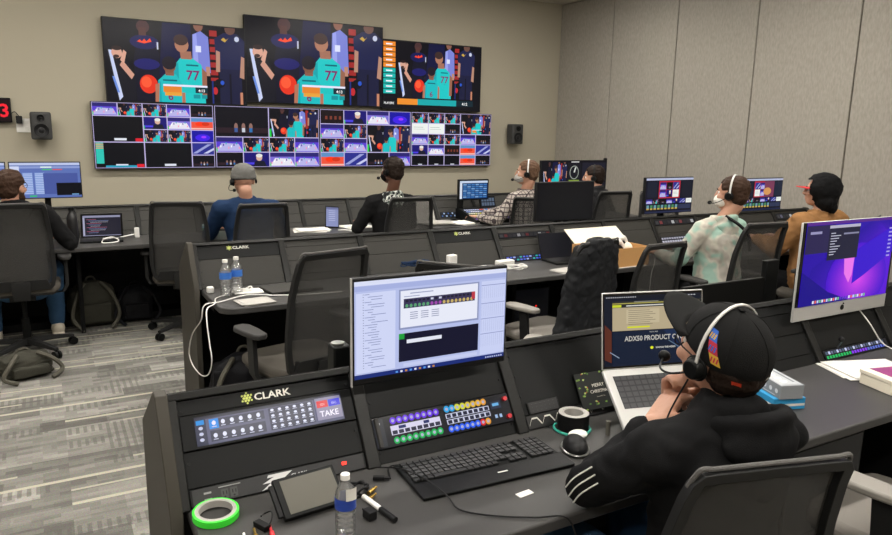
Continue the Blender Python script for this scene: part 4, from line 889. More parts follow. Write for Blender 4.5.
# marker, label, cables
t = thing('marker_pen', 'white and black marker pen on the foreground desk', 'marker', (.64, 1.415, D+.007), 0); t.rotation_euler = (0, 0, math.radians(100)-PI/2)
obj('barrel', MB().cyl((0, .0, 0), (0, .075, 0), .0065), 'white', t, label='white barrel'); obj('cap', MB().cyl((0, -.06, 0), (0, 0, 0), .0072), 'black', t, label='black cap')
o = sheets('sticker', 'small white adhesive label in front of the keyboard', 'label', (.993, 1.335, D-.001), .1, .045, .02, 1, 'paper'); 
def bundle(label, c, R, n, r, m, seed, squash=.8, name='cable_bundle', zz=.02):
    random.seed(seed); pts = []
    for i in range(n*10):
        a = 2*PI*i/10; q = R*(.8+.25*random.random()); pts.append((c[0]+q*math.cos(a), c[1]+q*squash*math.sin(a), c[2]+r+zz*random.random()))
    o = obj(name, MB().tube(pts, r, 6), m); return tag(o, label, 'cable')
bundle('tangle of black cables behind the small water bottle', (.615, 1.53, D), .04, 4, .0032, 'black', 3)
o = obj('usb_plug', MB().box((0, 0, .006), (.03, .012, .009)).box((.02, 0, .006), (.014, .009, .004)), 'black'); o.location = (.70, 1.56, D); o.rotation_euler = (0, 0, -.5); tag(o, 'small black plug lying left of the keyboard', 'plug')
for x, y, lb in ((.63, 1.47, 'brass connector nearest the marker pen'), (.645, 1.50, 'brass connector half in the black cable tangle')):
    o = obj('brass_connector', MB().cyl((0, 0, .006), (.018, .012, .006), .005).cyl((.018, .012, .006), (.03, .02, .006), .003), 'brass'); o.location = (x, y, D); tag(o, lb, 'connector')
o = obj('power_plug', MB().box((0, 0, .012), (.022, .03, .022)).cyl((0, .015, .012), (0, .03, .012), .003), 'black', bevel=.002); o.location = (.605, 1.40, D); o.rotation_euler = (0, 0, .2); tag(o, 'black power plug between the water bottle and the marker', 'plug')
t = thing('card_reader', 'small black box with short cables in front of the green tape', 'adapter', (.372, 1.475, D), .4); t.scale = (.6, .6, .6); obj('body', MB().box((0, 0, .012), (.03, .07, .022)), 'rackdark', t, .002)
obj('cable', MB().tube([(0, -.03, .012), (.03, -.02, .03), (.06, .02, .035), (.05, .05, .02), (.02, .03, .03)], .003), 'black', t)
for k, (m_, dx) in enumerate((('white', -.04), ('redplastic', .02), ('brass', -.015))):
    o = obj('small_plug', MB().cyl((0, 0, .006), (.004, .03, .006), .0055).cyl((.004, .03, .006), (.008, .06, .005), .003), m_); o.location = (.36+dx, 1.405+.004*k, D); tag(o, ['white', 'red', 'brass'][k]+' tipped cable plug in front of the green tape', 'plug')
# greeting card leaning on the rack
t = thing('greeting_card', 'dark greeting card with green leaves leaning on the rack beside the laptop', 'card', (1.53, 1.62, D)); t.rotation_euler = (TILT, 0, -.05)
obj('card', MB().box((0, 0, .085), (.16, .002, .125)), 'jblack', t); cv = Canvas(.156, .121, '#171a18')
random.seed(5)
for i in range(46):
    u_, v_ = random.random(), random.random()
    if .25 < u_ < .8 and .2 < v_ < .85: continue
    a = random.uniform(0, PI); l_ = .075; cv.poly([(u_, v_), (u_+l_*.5*math.cos(a)-.03*math.sin(a), v_+l_*.5*math.sin(a)+.03*math.cos(a)), (u_+l_*math.cos(a), v_+l_*math.sin(a)), (u_+l_*.5*math.cos(a)+.03*math.sin(a), v_+l_*.5*math.sin(a)-.03*math.cos(a))], random.choice(['#6d8f3a', '#8aa84a', '#4d6e34', '#a8b86a']))
    if i % 5 == 0: cv.ell(u_, v_, .014, .018, '#c8402a', 8)
cv.text('MERRY', .52, .58, .13, '#e6e2d6', 'c', False); cv.text('CHRISTMAS', .52, .42, .12, '#e6e2d6', 'c', False); cv.text('from all of us', .52, .3, .05, '#cfcabb', 'c')
art('print', cv, 'paint', t, (0, -.0012, .085))
# cartons beside the capped person
t = thing('carton', 'bright blue flat carton under the grey box on the foreground desk', 'box', (2.147, 1.465, D), 1.25); obj('body', MB().box((0, 0, .02), (.19, .12, .04)), 'blue', t, .001); obj('white_stripe', MB().box((0, .0605, .016), (.185, .001, .008)).box((-.0955, 0, .016), (.001, .115, .008)), 'paper', t)
t = thing('carton', 'long grey printed box lying on the blue carton', 'box', (2.15, 1.47, D+.0405), 1.22); obj('body', MB().box((0, 0, .024), (.22, .085, .048)), 'greybox', t, .001)
cv = Canvas(.2, .045, '#8b8f93'); [cv.ell(.15+.16*i, .5, .04, .18, '#dcdfe2', 12) for i in range(6)]; cv.rect(.02, .1, .9, .06, '#d2d5d8'); art('print', cv, 'paint', t, (0, .0435, .024), (0, 0, PI)); cv = Canvas(.2, .075, '#a9adb0'); [cv.ell(.15+.16*i, .6, .05, .16, '#e8eaec', 12) for i in range(6)]; cv.rect(.1, .12, .6, .12, '#6a6e72'); art('top_print', cv, 'paint', t, (0, 0, .0487), (-PI/2, 0, 0))
t = thing('carton', 'white product box with a magenta picture on its lid at the right edge', 'box', (2.68, 1.33, D), -.25); obj('base', MB().box((0, 0, .02), (.2, .14, .04)), 'cardwhite', t, .002); obj('lid', MB().box((0, 0, .048), (.206, .146, .014)), 'cardwhite', t, .002); obj('lid_picture', MB().box((.012, .008, .0556), (.16, .11, .0006)), 'magenta', t, label='magenta picture')
t = thing('microphone', 'small black gooseneck microphone on the rack below the purple computer', 'microphone', face(2.83, 1.635, .045, .004)); obj('stem', MB().tube([(0, 0, 0), (-.01, -.02, .03), (-.045, -.04, .05)], .003), 'steel', t); obj('head', MB().ell((-.052, -.043, .054), (.011, .011, .011)), 'black', t)
t = thing('headphones', 'black headphones lying on the desk under the purple computer at right', 'headphones', (3.16, 1.5, D)); obj('ear_cup', MB().ell((0, 0, .03), (.045, .04, .028)), 'black', t); obj('band', MB().tube([(0, 0, .05), (.05, .05, .06), (.12, .05, .05), (.15, 0, .03)], .008), 'black', t)
obj('ear_cup', MB().ell((.15, -.01, .03), (.045, .04, .028)), 'black', t)

# ------------------------------------------------------------------ things on the other desks
o = obj('white_cable', MB().tube([(.80, 3.80, D+.004), (.74, 3.74, D+.004), (.71, 3.62, D+.006), (.66, 3.55, D+.002), (.645, 3.5, .70), (.642, 3.44, .6), (.642, 3.40, .52), (.642, 3.5, .42), (.642, 3.7, .35), (.642, 3.95, .33), (.64, 4.03, .38), (.64, 3.9, .52), (.645, 3.65, .66), (.66, 3.62, D+.003), (.75, 3.66, D+.004), (.90, 3.72, D+.012), (1.05, 3.68, D+.004), (1.2, 3.63, D+.005), (1.4, 3.62, D+.004)], .0032), 'white'); tag(o, 'white charging cable looping down the end of the middle desk', 'cable')
bundle('white cable ends heaped round the two water bottles', (.90, 3.86, D), .07, 2, .0038, 'white', 4, .5)
t = thing('power_adapter', 'white charger block behind the pair of water bottles', 'adapter', (.745, 3.9, D)); obj('body', MB().box((0, 0, .017), (.036, .036, .034)), 'white', t, .006)
t = thing('power_adapter', 'white upright charger block behind the top edge of the foreground monitor', 'adapter', (2.28, 3.93, D), .2); obj('body', MB().box((0, 0, .05), (.065, .04, .10)), 'white', t, .006); obj('cable', MB().tube([(.03, 0, .02), (.08, -.02, .01), (.15, 0, .004), (.28, -.04, .004)], .003), 'white', t)
bundle('white cable coils on the middle desk right of the foreground monitor', (2.68, 3.78, D), .09, 3, .004, 'white', 6, .6)
t = thing('power_adapter', 'white charger brick lying beside the blue lit keys', 'adapter', (2.70, 3.93, D), .1); obj('body', MB().box((0, 0, .017), (.13, .06, .034)), 'white', t, .006)
bundle('bundle of blue network cable behind the foreground monitor', (1.98, 3.86, D+.06), .1, 4, .004, 'jblue', 8, .25, zz=.03)
t = thing('power_adapter', 'white wall charger standing on the far desk left of the empty chair', 'adapter', (.62, 6.12, D)); obj('body', MB().box((0, 0, .04), (.035, .035, .08)), 'white', t, .005)
o = obj('white_cable', MB().tube([(.60, 6.1, D+.03), (.53, 6.09, D+.02), (.46, 6.06, D+.01), (.38, 6.0, D+.017), (.35, 5.9, D+.006), (.41, 5.87, D+.006), (.47, 5.93, D+.01), (.43, 6.0, D+.03), (.36, 5.95, D+.025)], .005), 'white'); tag(o, 'coiled white cable beside the far dark laptop', 'cable')
o = obj('white_cable', MB().tube([(2.25, 5.9, D+.004), (2.33, 5.84, D+.006), (2.37, 5.78, D-.02), (2.38, 5.775, .6), (2.385, 5.77, .5)], .006), 'white'); tag(o, 'white cable hanging over the edge of the far desk', 'cable')
# carton with white lid
t = thing('carton', 'open brown carton with a raised white lid on the middle desk', 'box', (3.42, 3.68, D), .02)
b_ = MB(); w_, d_, h_ = .44, .30, .13
for c, dd in (((0, 0, .002), (w_, d_, .004)), ((0, -d_/2, h_/2), (w_, .004, h_)), ((0, d_/2, h_/2), (w_, .004, h_)), ((-w_/2, 0, h_/2), (.004, d_, h_)), ((w_/2, 0, h_/2), (.004, d_, h_))): b_.box(c, dd)
obj('body', b_, 'card', t); obj('lid', MB().box((.05, .212, h_+.042), (.50, .004, .15), Rx(-.97)), 'cardwhite', t, label='white inside of the lid'); obj('lid_lip', MB().box((.05, .275, h_+.079), (.48, .012, .012)), 'cardwhite', t)
for k, (x, y, z, a) in enumerate(((.05, -.02, .10, .5), (.12, .02, .12, -.4))):
    g = thing('controller_grip', ['white curved device grip in the carton, left', 'white curved device grip in the carton, right'][k], 'controller', (3.40+x, 3.68+y, D+z)); 
    obj('shell', MB().tube([(-.06, 0, -.02), (-.03, 0, .035), (.03, .0, .05), (.06, 0, .0)], .02, 10), 'pcb', g); obj('dark_insert', MB().tube([(-.02, -.012, .0), (.02, -.012, .02), (.05, -.012, -.01)], .014, 8), 'rackdark', g)
for k, x in enumerate((-.08, .17)):
    o = obj('packing_wrap', MB().ell((0, 0, 0), (.08-.03*k, .06, .04)), 'cardwhite'); o.location = (3.4+x, 3.70, D+.105); tag(o, ['crumpled white packing in the left half of the carton', 'white foam roll at the right end of the carton'][k], 'packing')
sheets('paper_sheet', 'white sheet lying under the brown carton', 'paper', (3.40, 3.56, .7405), 0, .42, .1, 1)
# production switcher
t = thing('production_switcher', 'production switcher with yellow, white and violet lit keys in front of the plaid shirt', 'switcher', (3.97, 6.02, D), 0)
obj('body', MB().prism([(-.33, -.2, 0), (-.33, .2, 0), (-.33, .2, .12), (-.33, .1, .11), (-.33, -.2, .035)], (.66, 0, 0)), 'rackdark', t, .004)
cv = Canvas(.62, .29, '#2a2a30'); random.seed(2)
rows = [['#8a4ae0', '#b08af0', '#5a5a70'], ['#e8e8f8', '#c8c8e0', '#e8e8f8'], ['#e8e24a', '#d8e070', '#e8e24a'], ['#e8e8a0', '#f0f0d0', '#e8e24a'], ['#e8e8f8', '#9ab0e8', '#e8e8f8'], ['#4a9ae8', '#e86a5a', '#c8d0f0']]
for j, r_ in enumerate(rows):
    for i in range(24): cv.rect((i+.12)/24, (j+.2)/6, .76/24, .55/6, random.choice(r_) if i < 19 else '#3a3a46')
a_ = art('keys', cv, 'screen', t, (0, -.05, .0755)); a_.rotation_euler = (math.radians(14)-PI/2, 0, 0)
t = thing('control_display', 'small tilted display behind the lit switcher', 'display', (4.02, 6.215, D)); obj('body', MB().box((0, 0, .17), (.19, .02, .12), Rx(-.3)), 'rackdark', t, .003); obj('post', MB().box((0, .01, .06), (.03, .02, .12)), 'rackdark', t)
cv = Canvas(.17, .1, '#20242c'); [cv.rect(.05+.19*i, .1+.45*j, .15, .35, '#5a6a80') for i in range(5) for j in range(2)]; a_ = art('screen', cv, 'screendim', t, (0, -.0115, .17)); a_.rotation_euler = (-.3, 0, 0)

# ------------------------------------------------------------------ office chairs
def prof(z): # depth of the backrest at a height
    P_ = [(.44, -.205), (.55, -.228), (.72, -.240), (.88, -.262), (1.0, -.295), (1.075, -.325)]
    for (a, ya), (b_, yb) in zip(P_, P_[1:]):
        if z <= b_: k = max(0, (z-a)/(b_-a)); return ya+(yb-ya)*k
    return P_[-1][1]
def hw(z):
    P_ = [(.44, .195), (.6, .222), (.85, .215), (1.075, .188)]
    for (a, ya), (b_, yb) in zip(P_, P_[1:]):
        if z <= b_: k = max(0, (z-a)/(b_-a)); return ya+(yb-ya)*k
    return P_[-1][1]
def outline(shr=0, bot=0, n=72, e=22):
    o = []
    zc, zh = (.47+1.072)/2, (1.072-.47)/2
    for i in range(n):
        a = 2*PI*(i+.5)/n; c, s_ = math.cos(a), math.sin(a); k = (abs(c)**e+abs(s_)**e)**(-1/e); u_, v_ = c*k, s_*k
        zz = zc+v_*zh; zz = max(.47+bot+shr, min(1.072-shr, zz)) if (shr or bot) else zz
        o.append((u_*(hw(zz)-shr), zz, v_))
    return o
def make_chair(seatm, label, arms=True, padm='pad'):
    t = thing('office_chair', label, 'chair', group='mesh-backed office chairs')
    hub = MB().cyl((0, 0, .055), (0, 0, .115), .035); obj('base_hub', hub, 'chairframe', t)
    for k in range(5):
        a = 2*PI*k/5+.3; d = V((math.cos(a), math.sin(a), 0)); q = V((-d.y, d.x, 0))
        bl = obj('base_leg', MB().rings([[d*r_+q*w_+V((0, 0, z+h_)) for w_, h_ in ((-ww, 0), (ww, 0), (ww*.8, hh), (-ww*.8, hh))] for r_, z, ww, hh in ((.02, .07, .025, .04), (.18, .07, .022, .03), (.31, .062, .018, .018))]), 'chairframe', t, .003)
        c = obj('caster', MB().cyl(d*.305+q*-.022+V((0, 0, .029)), d*.305+q*-.006+V((0, 0, .029)), .029).cyl(d*.305+q*.006+V((0, 0, .029)), d*.305+q*.022+V((0, 0, .029)), .029).cyl(d*.305+V((0, 0, .02)), d*.305+V((0, 0, .066)), .009), 'rackdark', bl)
    obj('gas_lift', MB().cyl((0, 0, .1), (0, 0, .26), .026).cyl((0, 0, .26), (0, 0, .40), .016), 'rackdark', t)
    obj('mechanism', MB().box((0, -.02, .405), (.16, .26, .05)).rings([[V((x, -.12-.02*0, z)) for x, z in ((-.04, .385), (.04, .385), (.04, .42), (-.04, .42))], [V((x, -.235, z)) for x, z in ((-.05, .40), (.05, .40), (.05, .44), (-.05, .44))], [V((x, -.262, z)) for x, z in ((-.06, .50), (.06, .50), (.06, .54), (-.06, .54))]]), 'chairframe', t, .006)
    o = obj('seat', MB().prism([(x, y, .432) for x, y in [(-.2, -.2), (.2, -.2), (.235, -.1), (.245, .1), (.225, .22), (.15, .25), (-.15, .25), (-.225, .22), (-.245, .1), (-.235, -.1)]], (0, 0, .058)), seatm, t, .022, 3); 
    obj('seat_pan', MB().prism([(x*.94, y*.94, .42) for x, y in [(-.2, -.2), (.2, -.2), (.235, -.1), (.245, .1), (.225, .22), (.15, .25), (-.15, .25), (-.225, .22), (-.245, .1), (-.235, -.1)]], (0, 0, .016)), 'chairframe', t, .004)
    O_ = outline(); rings_ = []
    for (x, z, v_) in O_:
        inz = .028 if v_ > -.9 else .028; s_ = 1 if x > 0 else -1
        xi = x-s_*.026; zi = z
        if v_ > .93: zi = z-.026
        if v_ < -.93: zi = z+.075
        if abs(v_) >= .9 and abs(x) < hw(z)-.03: xi = x
        y = prof(z); yi = prof(zi)
        rings_.append([V((x, y+.012, z)), V((x, y-.016, z)), V((xi, yi-.016, zi)), V((xi, yi+.012, zi))])
    bf = obj('back_frame', MB().rings(rings_, close=True), 'chairframe', t, .003, 1, 50)
    # mesh sheet
    vs, fs = [], []; nx, nz = 8, 16
    for j in range(nz+1):
        z = .51+(1.055-.51)*j/nz
        for i in range(nx+1): u_ = -1+2*i/nx; vs.append((u_*(hw(z)-.018), prof(z)+.006-.03*(1-u_*u_)*(.3+.7*(1-abs(j/nz-.4))), z))
    for j in range(nz):
        for i in range(nx): a = j*(nx+1)+i; fs.append((a, a+1, a+nx+2, a+nx+1))
    o = obj('back_mesh', MB().add(vs, fs), 'mesh', bf); o.modifiers.new('thick', 'SOLIDIFY').thickness = .002
    pts = [V((u_*(hw(1.068)-.012), prof(1.072)-.002, 1.078-.0*u_)) for u_ in [k/6-1 for k in range(13)]]; pts = [V((-hw(1.03)+.004, prof(1.03), 1.035))]+pts+[V((hw(1.03)-.004, prof(1.03), 1.035))]
    obj('top_border', MB().tube(pts, .0055, 8), 'chairgrey', bf, label='lighter grey woven border')
    if arms:
        for s_ in (-1, 1):
            su = obj('arm_support', MB().rings([[V((s_*x+w_, y+q, z)) for w_, q in ((-.011, -.03), (.011, -.03), (.011, .03), (-.011, .03))] for x, y, z in ((.16, -.03, .405), (.255, -.035, .41), (.282, -.03, .46), (.282, -.015, .645))]), 'chairframe', t, .006)
            o = obj('arm_pad', MB().prism([(s_*.278+x, y, .648) for x, y in [(-.035, -.1), (-.02, -.12), (.02, -.12), (.035, -.1), (.045, .0), (.045, .09), (.025, .125), (-.025, .125), (-.045, .09), (-.045, 0)]], (0, 0, .026)), padm, su, .008, 3)
    return t
def place(src, x, y, rz, label, up=0):
    c = copy_thing(src, (x, y, 0), math.radians(rz), label)
    if up:
        for ch in c.children:
            if not ch.name.startswith(('base_', 'caster', 'gas')): ch.location.z += up
    return c
chA = make_chair('seat', 'x'); chB = make_chair('seatlight', 'x', True, 'padlight'); src_used = {chA.name: False, chB.name: False}
place(chA, 1.35, 1.142, -16, 'mesh chair holding the capped person in the foreground', -.092)
place(chB, 2.27, 1.02, 6, 'empty chair with a light grey seat at the bottom right corner')
place(chA, 1.085, 3.39, 13, 'empty chair at the middle desk, just left of the foreground monitor', -.0)
place(chB, 2.69, 3.38, 13, 'chair at the middle desk with a black quilted jacket over its back', -.05)
place(chB, 1.80, 2.85, -50, 'chair mostly hidden behind the foreground monitor, one arm pad showing', -.02)
place(chA, 3.30, 3.40, 4, 'empty lowered chair between the jacket chair and the tie-dye hoodie', -.10)
place(chA, 4.08, 3.25, -4, 'chair of the person in the tie-dye hoodie', .01)
place(chA, 5.1, 3.2, 20, 'chair of the person in the tan jacket')
place(chA, -.19, 5.74, 0, 'chair of the person in the black jacket at the left edge', .03)
place(chA, .93, 5.82, -16, 'empty chair at the far desk right of the dark laptop')
place(chA, 1.42, 5.60, 0, 'chair of the person in the navy blue shirt', -.01)
place(chA, 2.70, 5.60, -6, 'chair of the person in the black sweatshirt with a camouflage hood')
place(chA, 4.08, 5.45, -40, 'chair of the person in the plaid shirt', -.03)
place(chA, 4.93, 5.55, -8, 'chair of the dark hooded person at the far desk')
place(chA, 5.36, 4.95, 160, 'empty chair behind the middle desk beside the meter monitor', -.02)
for src in (chA, chB):      # the pattern chairs themselves are not part of the room
    for q in list(src.children_recursive)+[src]: bpy.data.objects.remove(q)
# thin white cable on the lowered chair
o = obj('white_cable', MB().tube([(3.24, 3.10, .915), (3.26, 3.11, .905), (3.275, 3.125, .85), (3.27, 3.14, .78), (3.275, 3.15, .68), (3.26, 3.155, .60), (3.265, 3.16, .54)], .0028), 'white'); tag(o, 'thin white cable hanging down the back of the lowered empty chair', 'cable')
# quilted jacket over a chair back
def jacket(loc, rz):
    mb = MB()
    n = 30; R_ = []
    prof_ = [(.15, .62), (.16, .5), (.165, .36)]
    mb.rings([[V((.195*math.cos(a)+.0, -.30+.055*math.sin(a), .38)) for a in [2*PI*i/24 for i in range(24)]], [V((.21*math.cos(a), -.285+.07*math.sin(a), .6)) for a in [2*PI*i/24 for i in range(24)]], [V((.20*math.cos(a), -.29+.07*math.sin(a), .9)) for a in [2*PI*i/24 for i in range(24)]], [V((.165*math.cos(a), -.31+.055*math.sin(a), 1.04)) for a in [2*PI*i/24 for i in range(24)]], [V((.09*math.cos(a), -.32+.035*math.sin(a), 1.10)) for a in [2*PI*i/24 for i in range(24)]]])
    mb.capsule((-.14, -.30, 1.02), .055, (-.2, -.27, .50), .045); mb.capsule((.14, -.30, 1.02), .055, (.2, -.27, .52), .045)
    me = voxel(mb, 'shell', .009, 4, .012, .09, 3)
    # stitched diamonds pressed in
    for v in me.vertices:
        p = v.co; ax = (p.x+p.y*.6)/.042; az = p.z/.042; a1 = abs(math.sin(PI*(ax+az)/2)); a2 = abs(math.sin(PI*(ax-az)/2)); v.co += v.normal*(.0055*min(1, min(a1, a2)*4)-.004); v.co.x -= (1.05-p.z)*.13*(1 if p.x < 0 else .3)
    t = thing('quilted_jacket', 'black diamond-quilted jacket hung over a chair back at the middle desk', 'jacket', loc, rz); obj('shell', me, 'quilt', t, angle=180)
    obj('collar', MB().tube([(-.09, -.31, 1.06), (-.05, -.29, 1.085), (.05, -.29, 1.085), (.09, -.31, 1.06)], .02, 8), 'jblack', t)
jacket((2.69, 3.38, -.06), math.radians(13))

# ------------------------------------------------------------------ bags
def backpack(label, loc, rz, m, sx=1, flat=1, strapm='strap'):
    t = thing('backpack', label, 'backpack', loc, rz)
    mb = MB().ell((0, 0, .19), (.19*sx, .12, .2)).box((0, 0, .17), (.32*sx, .19, .3)); me = voxel(mb, 'body', .014, 8, .012, .12, loc[0])
    if flat != 1:
        for v in me.vertices: v.co.z *= flat
    z0 = min(v.co.z for v in me.vertices)
    for v in me.vertices: v.co.z = max(.002, v.co.z-z0 if z0 > 0 else v.co.z)
    obj('body', me, m, t, angle=180)
    obj('front_pocket', voxel(MB().box((0, -.115, .13*flat), (.24*sx, .06, .16*flat)), 'front_pocket', .012, 6, .006, .08, 2), m, t, angle=180)
    obj('grab_handle', MB().tube([(-.04, .03, .36*flat), (-.02, .03, .40*flat), (.02, .03, .40*flat), (.04, .03, .36*flat)], .008), strapm, t)
    for s_ in (-1, 1): obj('shoulder_strap', MB().tube([(s_*.06, -.06, .37*flat), (s_*.13, -.15, .28*flat), (s_*.17, -.17, .12*flat), (s_*.1, -.2, .012)], .014, 6), strapm, t)
    return t
backpack('grey green backpack on the carpet under the far desk, left', (.27, 6.32, 0), .1, 'bag')
backpack('black bag right of the grey green backpack', (.60, 6.36, 0), 0, 'bagblack', .8, .8, 'bagblack')
backpack('dark slumped backpack on the carpet behind the chair at the left edge', (-.20, 5.22, 0), .3, 'bag', .9, .42)
t = backpack('black shiny bag with grey straps under the left end of the middle desk', (.90, 3.84, 0), -.2, 'bagblack', 1.05, 1.05)

# ------------------------------------------------------------------ people
def ik(a, b_, l1, l2, pole):
    a, b_ = V(a), V(b_); d = b_-a; L = min(d.length, (l1+l2)*.999); x = (l1*l1-l2*l2+L*L)/(2*L); h = math.sqrt(max(0, l1*l1-x*x)); dn_ = d.normalized(); p = V(pole); p = (p-dn_*p.dot(dn_)).normalized()
    return a+dn_*x+p*h
def hand(mb, w, d, back, side, curl=.5, s_=1.0):
    """palm and five bent fingers; d points along the hand, back is the normal of the back of the hand, side +1 puts the thumb on d x back"""
    w = V(w); d = V(d).normalized(); back = V(back); back = (back-d*back.dot(d)).normalized(); q = d.cross(back).normalized()*side
    mb.ell(w+d*.045*s_, (.001, .001, .001)) if False else None
    for k, (o_, ln) in enumerate(((.028, .072), (.010, .082), (-.009, .077), (-.027, .062))):
        base = w+q*o_*.6*s_; kn = w+d*.088*s_+q*o_*s_; mb.capsule(base, .0135*s_, kn, .0115*s_, 10)
        p = kn; a = curl*.5
        for seg, fr in enumerate((.45, .32, .23)):
            dir_ = d*math.cos(a)-back*math.sin(a); p2 = p+dir_*ln*fr*s_; mb.capsule(p, (.0098-.0012*seg)*s_, p2, (.0088-.0012*seg)*s_, 10); p = p2; a += curl*.85
    a0 = w+d*.02*s_+q*.022*s_; a1 = a0+(d*.6+q*.75-back*.25).normalized()*.042*s_; a2 = a1+(d*.85+q*.35-back*.4).normalized()*.032*s_; a3 = a2+(d*.95+q*.05-back*.5).normalized()*.024*s_
    mb.capsule(a0, .015*s_, a1, .012*s_, 10).capsule(a1, .011*s_, a2, .0095*s_, 10).capsule(a2, .0095*s_, a3, .008*s_, 10)
def head_prims(mb, Hm, k=1.0):
    h = MB(); h.ell((0, -.008, .018), (.077, .098, .086)).ell((0, .035, -.03), (.062, .062, .085)).ell((0, .052, -.088), (.043, .042, .034)).ell((0, .0, -.06), (.058, .06, .055))
    h.capsule((0, .094, .012), .009, (0, .113, -.030), .0115).ell((0, .105, -.034), (.017, .012, .010))
    h.ell((0, .094, -.060), (.022, .010, .006)).ell((0, .092, -.071), (.020, .010, .007)).capsule((-.03, .088, .018), .008, (.03, .088, .018), .008)
    for s_ in (-1, 1): h.ell((s_*.079, -.008, -.022), (.008, .020, .031), Rz(-s_*.35)).ell((s_*.043, .072, -.032), (.02, .02, .018))
    h.xform(Hm @ M.Scale(k, 4)); mb.v_off = 0; mb.add(h.v, h.f)
def person(label, loc, rz, hd, hyaw=0, hpitch=0, lean=.06, hands=None, top='jblack', pants='pants', hair='hairdark', skin='skin', wear=None, hood=None, dx=0, shoulders=None, feet=None, elbows=None, vox=.0075, torso=1.0, hroll=0, pel=0, shoe='shoeblack', collar=True, knees=None, curl=.5, folds=.010, cups=True, handdirs=None, bulk=0, hoodz=0, nkz=1.06):
    t = thing('person', label, 'person', loc, rz)
    hd = V(hd); P_ = V((0, pel, .55)); Wt = V((dx*.3, pel+.01+lean*.35, .74)); Ct = V((dx*.7, pel+.01+lean*.8, .93)); Nk = V((dx, pel+lean, nkz))
    Hm = M.Translation(hd) @ M.Rotation(hyaw, 4, 'Z') @ M.Rotation(hpitch, 4, 'X') @ M.Rotation(hroll, 4, 'Y')
    nb = Hm @ V((0, -.03, -.09))
    sh = [V(s_) for s_ in shoulders] if shoulders else [V((dx-.175, pel+lean*.9, 1.0)), V((dx+.175, pel+lean*.9, 1.0))]
    hands = [V(h_) for h_ in (hands or ((-.2, .42, .80), (.2, .42, .80)))]
    el = [V(e) for e in elbows] if elbows else [ik(sh[i], hands[i], .27, .26, ((-1, 1)[i]*.7, -.3, -1)) for i in (0, 1)]
    hp = [P_+V((-.09, 0, -.02)), P_+V((.09, 0, -.02))]
    ft = [V(f) for f in (feet or ((-.14, .42, .06), (.14, .42, .06)))]
    kn = [V(k_) for k_ in knees] if knees else [V((f.x, .40+pel, .53)) for f in ft]
    def ring(c, rx, ry, s_=0): return [V(c)+V((rx*math.cos(2*PI*i/20), ry*math.sin(2*PI*i/20), 0)) for i in range(20)]
    def torso_(mb, g, k=1):
        mb.rings([ring(P_+V((0, 0, -.1)), (.155+g)*k, (.10+g)*k), ring(P_, (.165+g)*k, (.12+g)*k), ring(Wt, (.145+g)*k, (.105+g)*k), ring(Ct, (.165+g)*k, (.115+g)*k), ring((sh[0]+sh[1])/2+V((0, 0, -.01)), (.15+g)*k, (.085+g)*k), ring(Nk, .06+g, .055+g)])
        mb.capsule(sh[0], .052+g, (sh[0]+sh[1])/2+V((0, 0, .02)), .06+g).capsule(sh[1], .052+g, (sh[0]+sh[1])/2+V((0, 0, .02)), .06+g).capsule(P_+V((-.07, 0, -.03)), .095+g, P_+V((.07, 0, -.03)), .095+g)
    b = MB(); torso_(b, 0); b.capsule(Nk-V((0, 0, .03)), .056, nb, .052); head_prims(b, Hm)
    for i in (0, 1):
        b.capsule(sh[i], .046, el[i], .038).capsule(el[i], .037, hands[i], .024)
        b.capsule(hp[i], .078, kn[i], .055).capsule(kn[i], .05, ft[i], .036).capsule(ft[i], .035, ft[i]+V((0, .1, -.02)), .028)
        hdr = handdirs[i] if handdirs else ((hands[i]-el[i]).normalized(), V((0, 0, 1)))
        hand(b, hands[i], hdr[0], hdr[1], (-1, 1)[i]*-1, curl)
    obj('body', voxel(b, 'body', vox, 3, fac=.5), skin, t, angle=180)
    for s_ in (-1, 1):
        obj('eye', MB().ell((s_*.031, .077, -.004), (.012, .012, .011)).xform(Hm), 'eyew', t, label='white of the eye').name and obj('iris', MB().ell((s_*.031, .0875, -.004), (.0055, .003, .0055)).xform(Hm), 'hairdark', [c_ for c_ in t.children if c_.name.startswith('eye') and not c_.name.startswith('eyeb')][-1])
        obj('eyebrow', MB().tube([(s_*.018, .097, .018), (s_*.033, .095, .022), (s_*.048, .086, .017)], .004).xform(Hm), hair, t)
    # clothes
    c = MB(); torso_(c, .018, torso)
    for i in (0, 1):
        cu = hands[i]+(el[i]-hands[i]).normalized()*.03; c.capsule(sh[i], .07+bulk, el[i], .056+bulk).capsule(el[i], .056+bulk, cu, .037+bulk*.6)
        if cups: c.capsule(cu, .037, cu+(el[i]-hands[i]).normalized()*.03, .040)
    c.rings([ring(Nk+V((0, -.0, -.06)), .11, .10), ring(Nk+V((0, .0, .0)), .082, .078), ring(Nk+V((0, -.0, .03)), .070, .068)])
    obj('top', voxel(c, 'top', .011, 3, folds, .10, loc[0]+loc[1]), top, t, angle=180)
    p = MB()
    p.capsule(P_+V((-.08, 0, -.05)), .115, P_+V((.08, 0, -.05)), .115)
    for i in (0, 1): p.capsule(hp[i]-V((0, 0, .03)), .10, kn[i], .078).capsule(kn[i], .074, ft[i]+V((0, 0, .06)), .058)
    obj('trousers', voxel(p, 'trousers', .013, 3, .008, .1, loc[1]), pants, t, angle=180)
    for i in (0, 1): obj('shoe', voxel(MB().capsule(ft[i]+V((0, -.03, .0)), .05, ft[i]+V((0, .13, -.012)), .044).box(ft[i]+V((0, .04, -.045)), (.09, .25, .02)), 'shoe', .008, 3), shoe, t, angle=180)
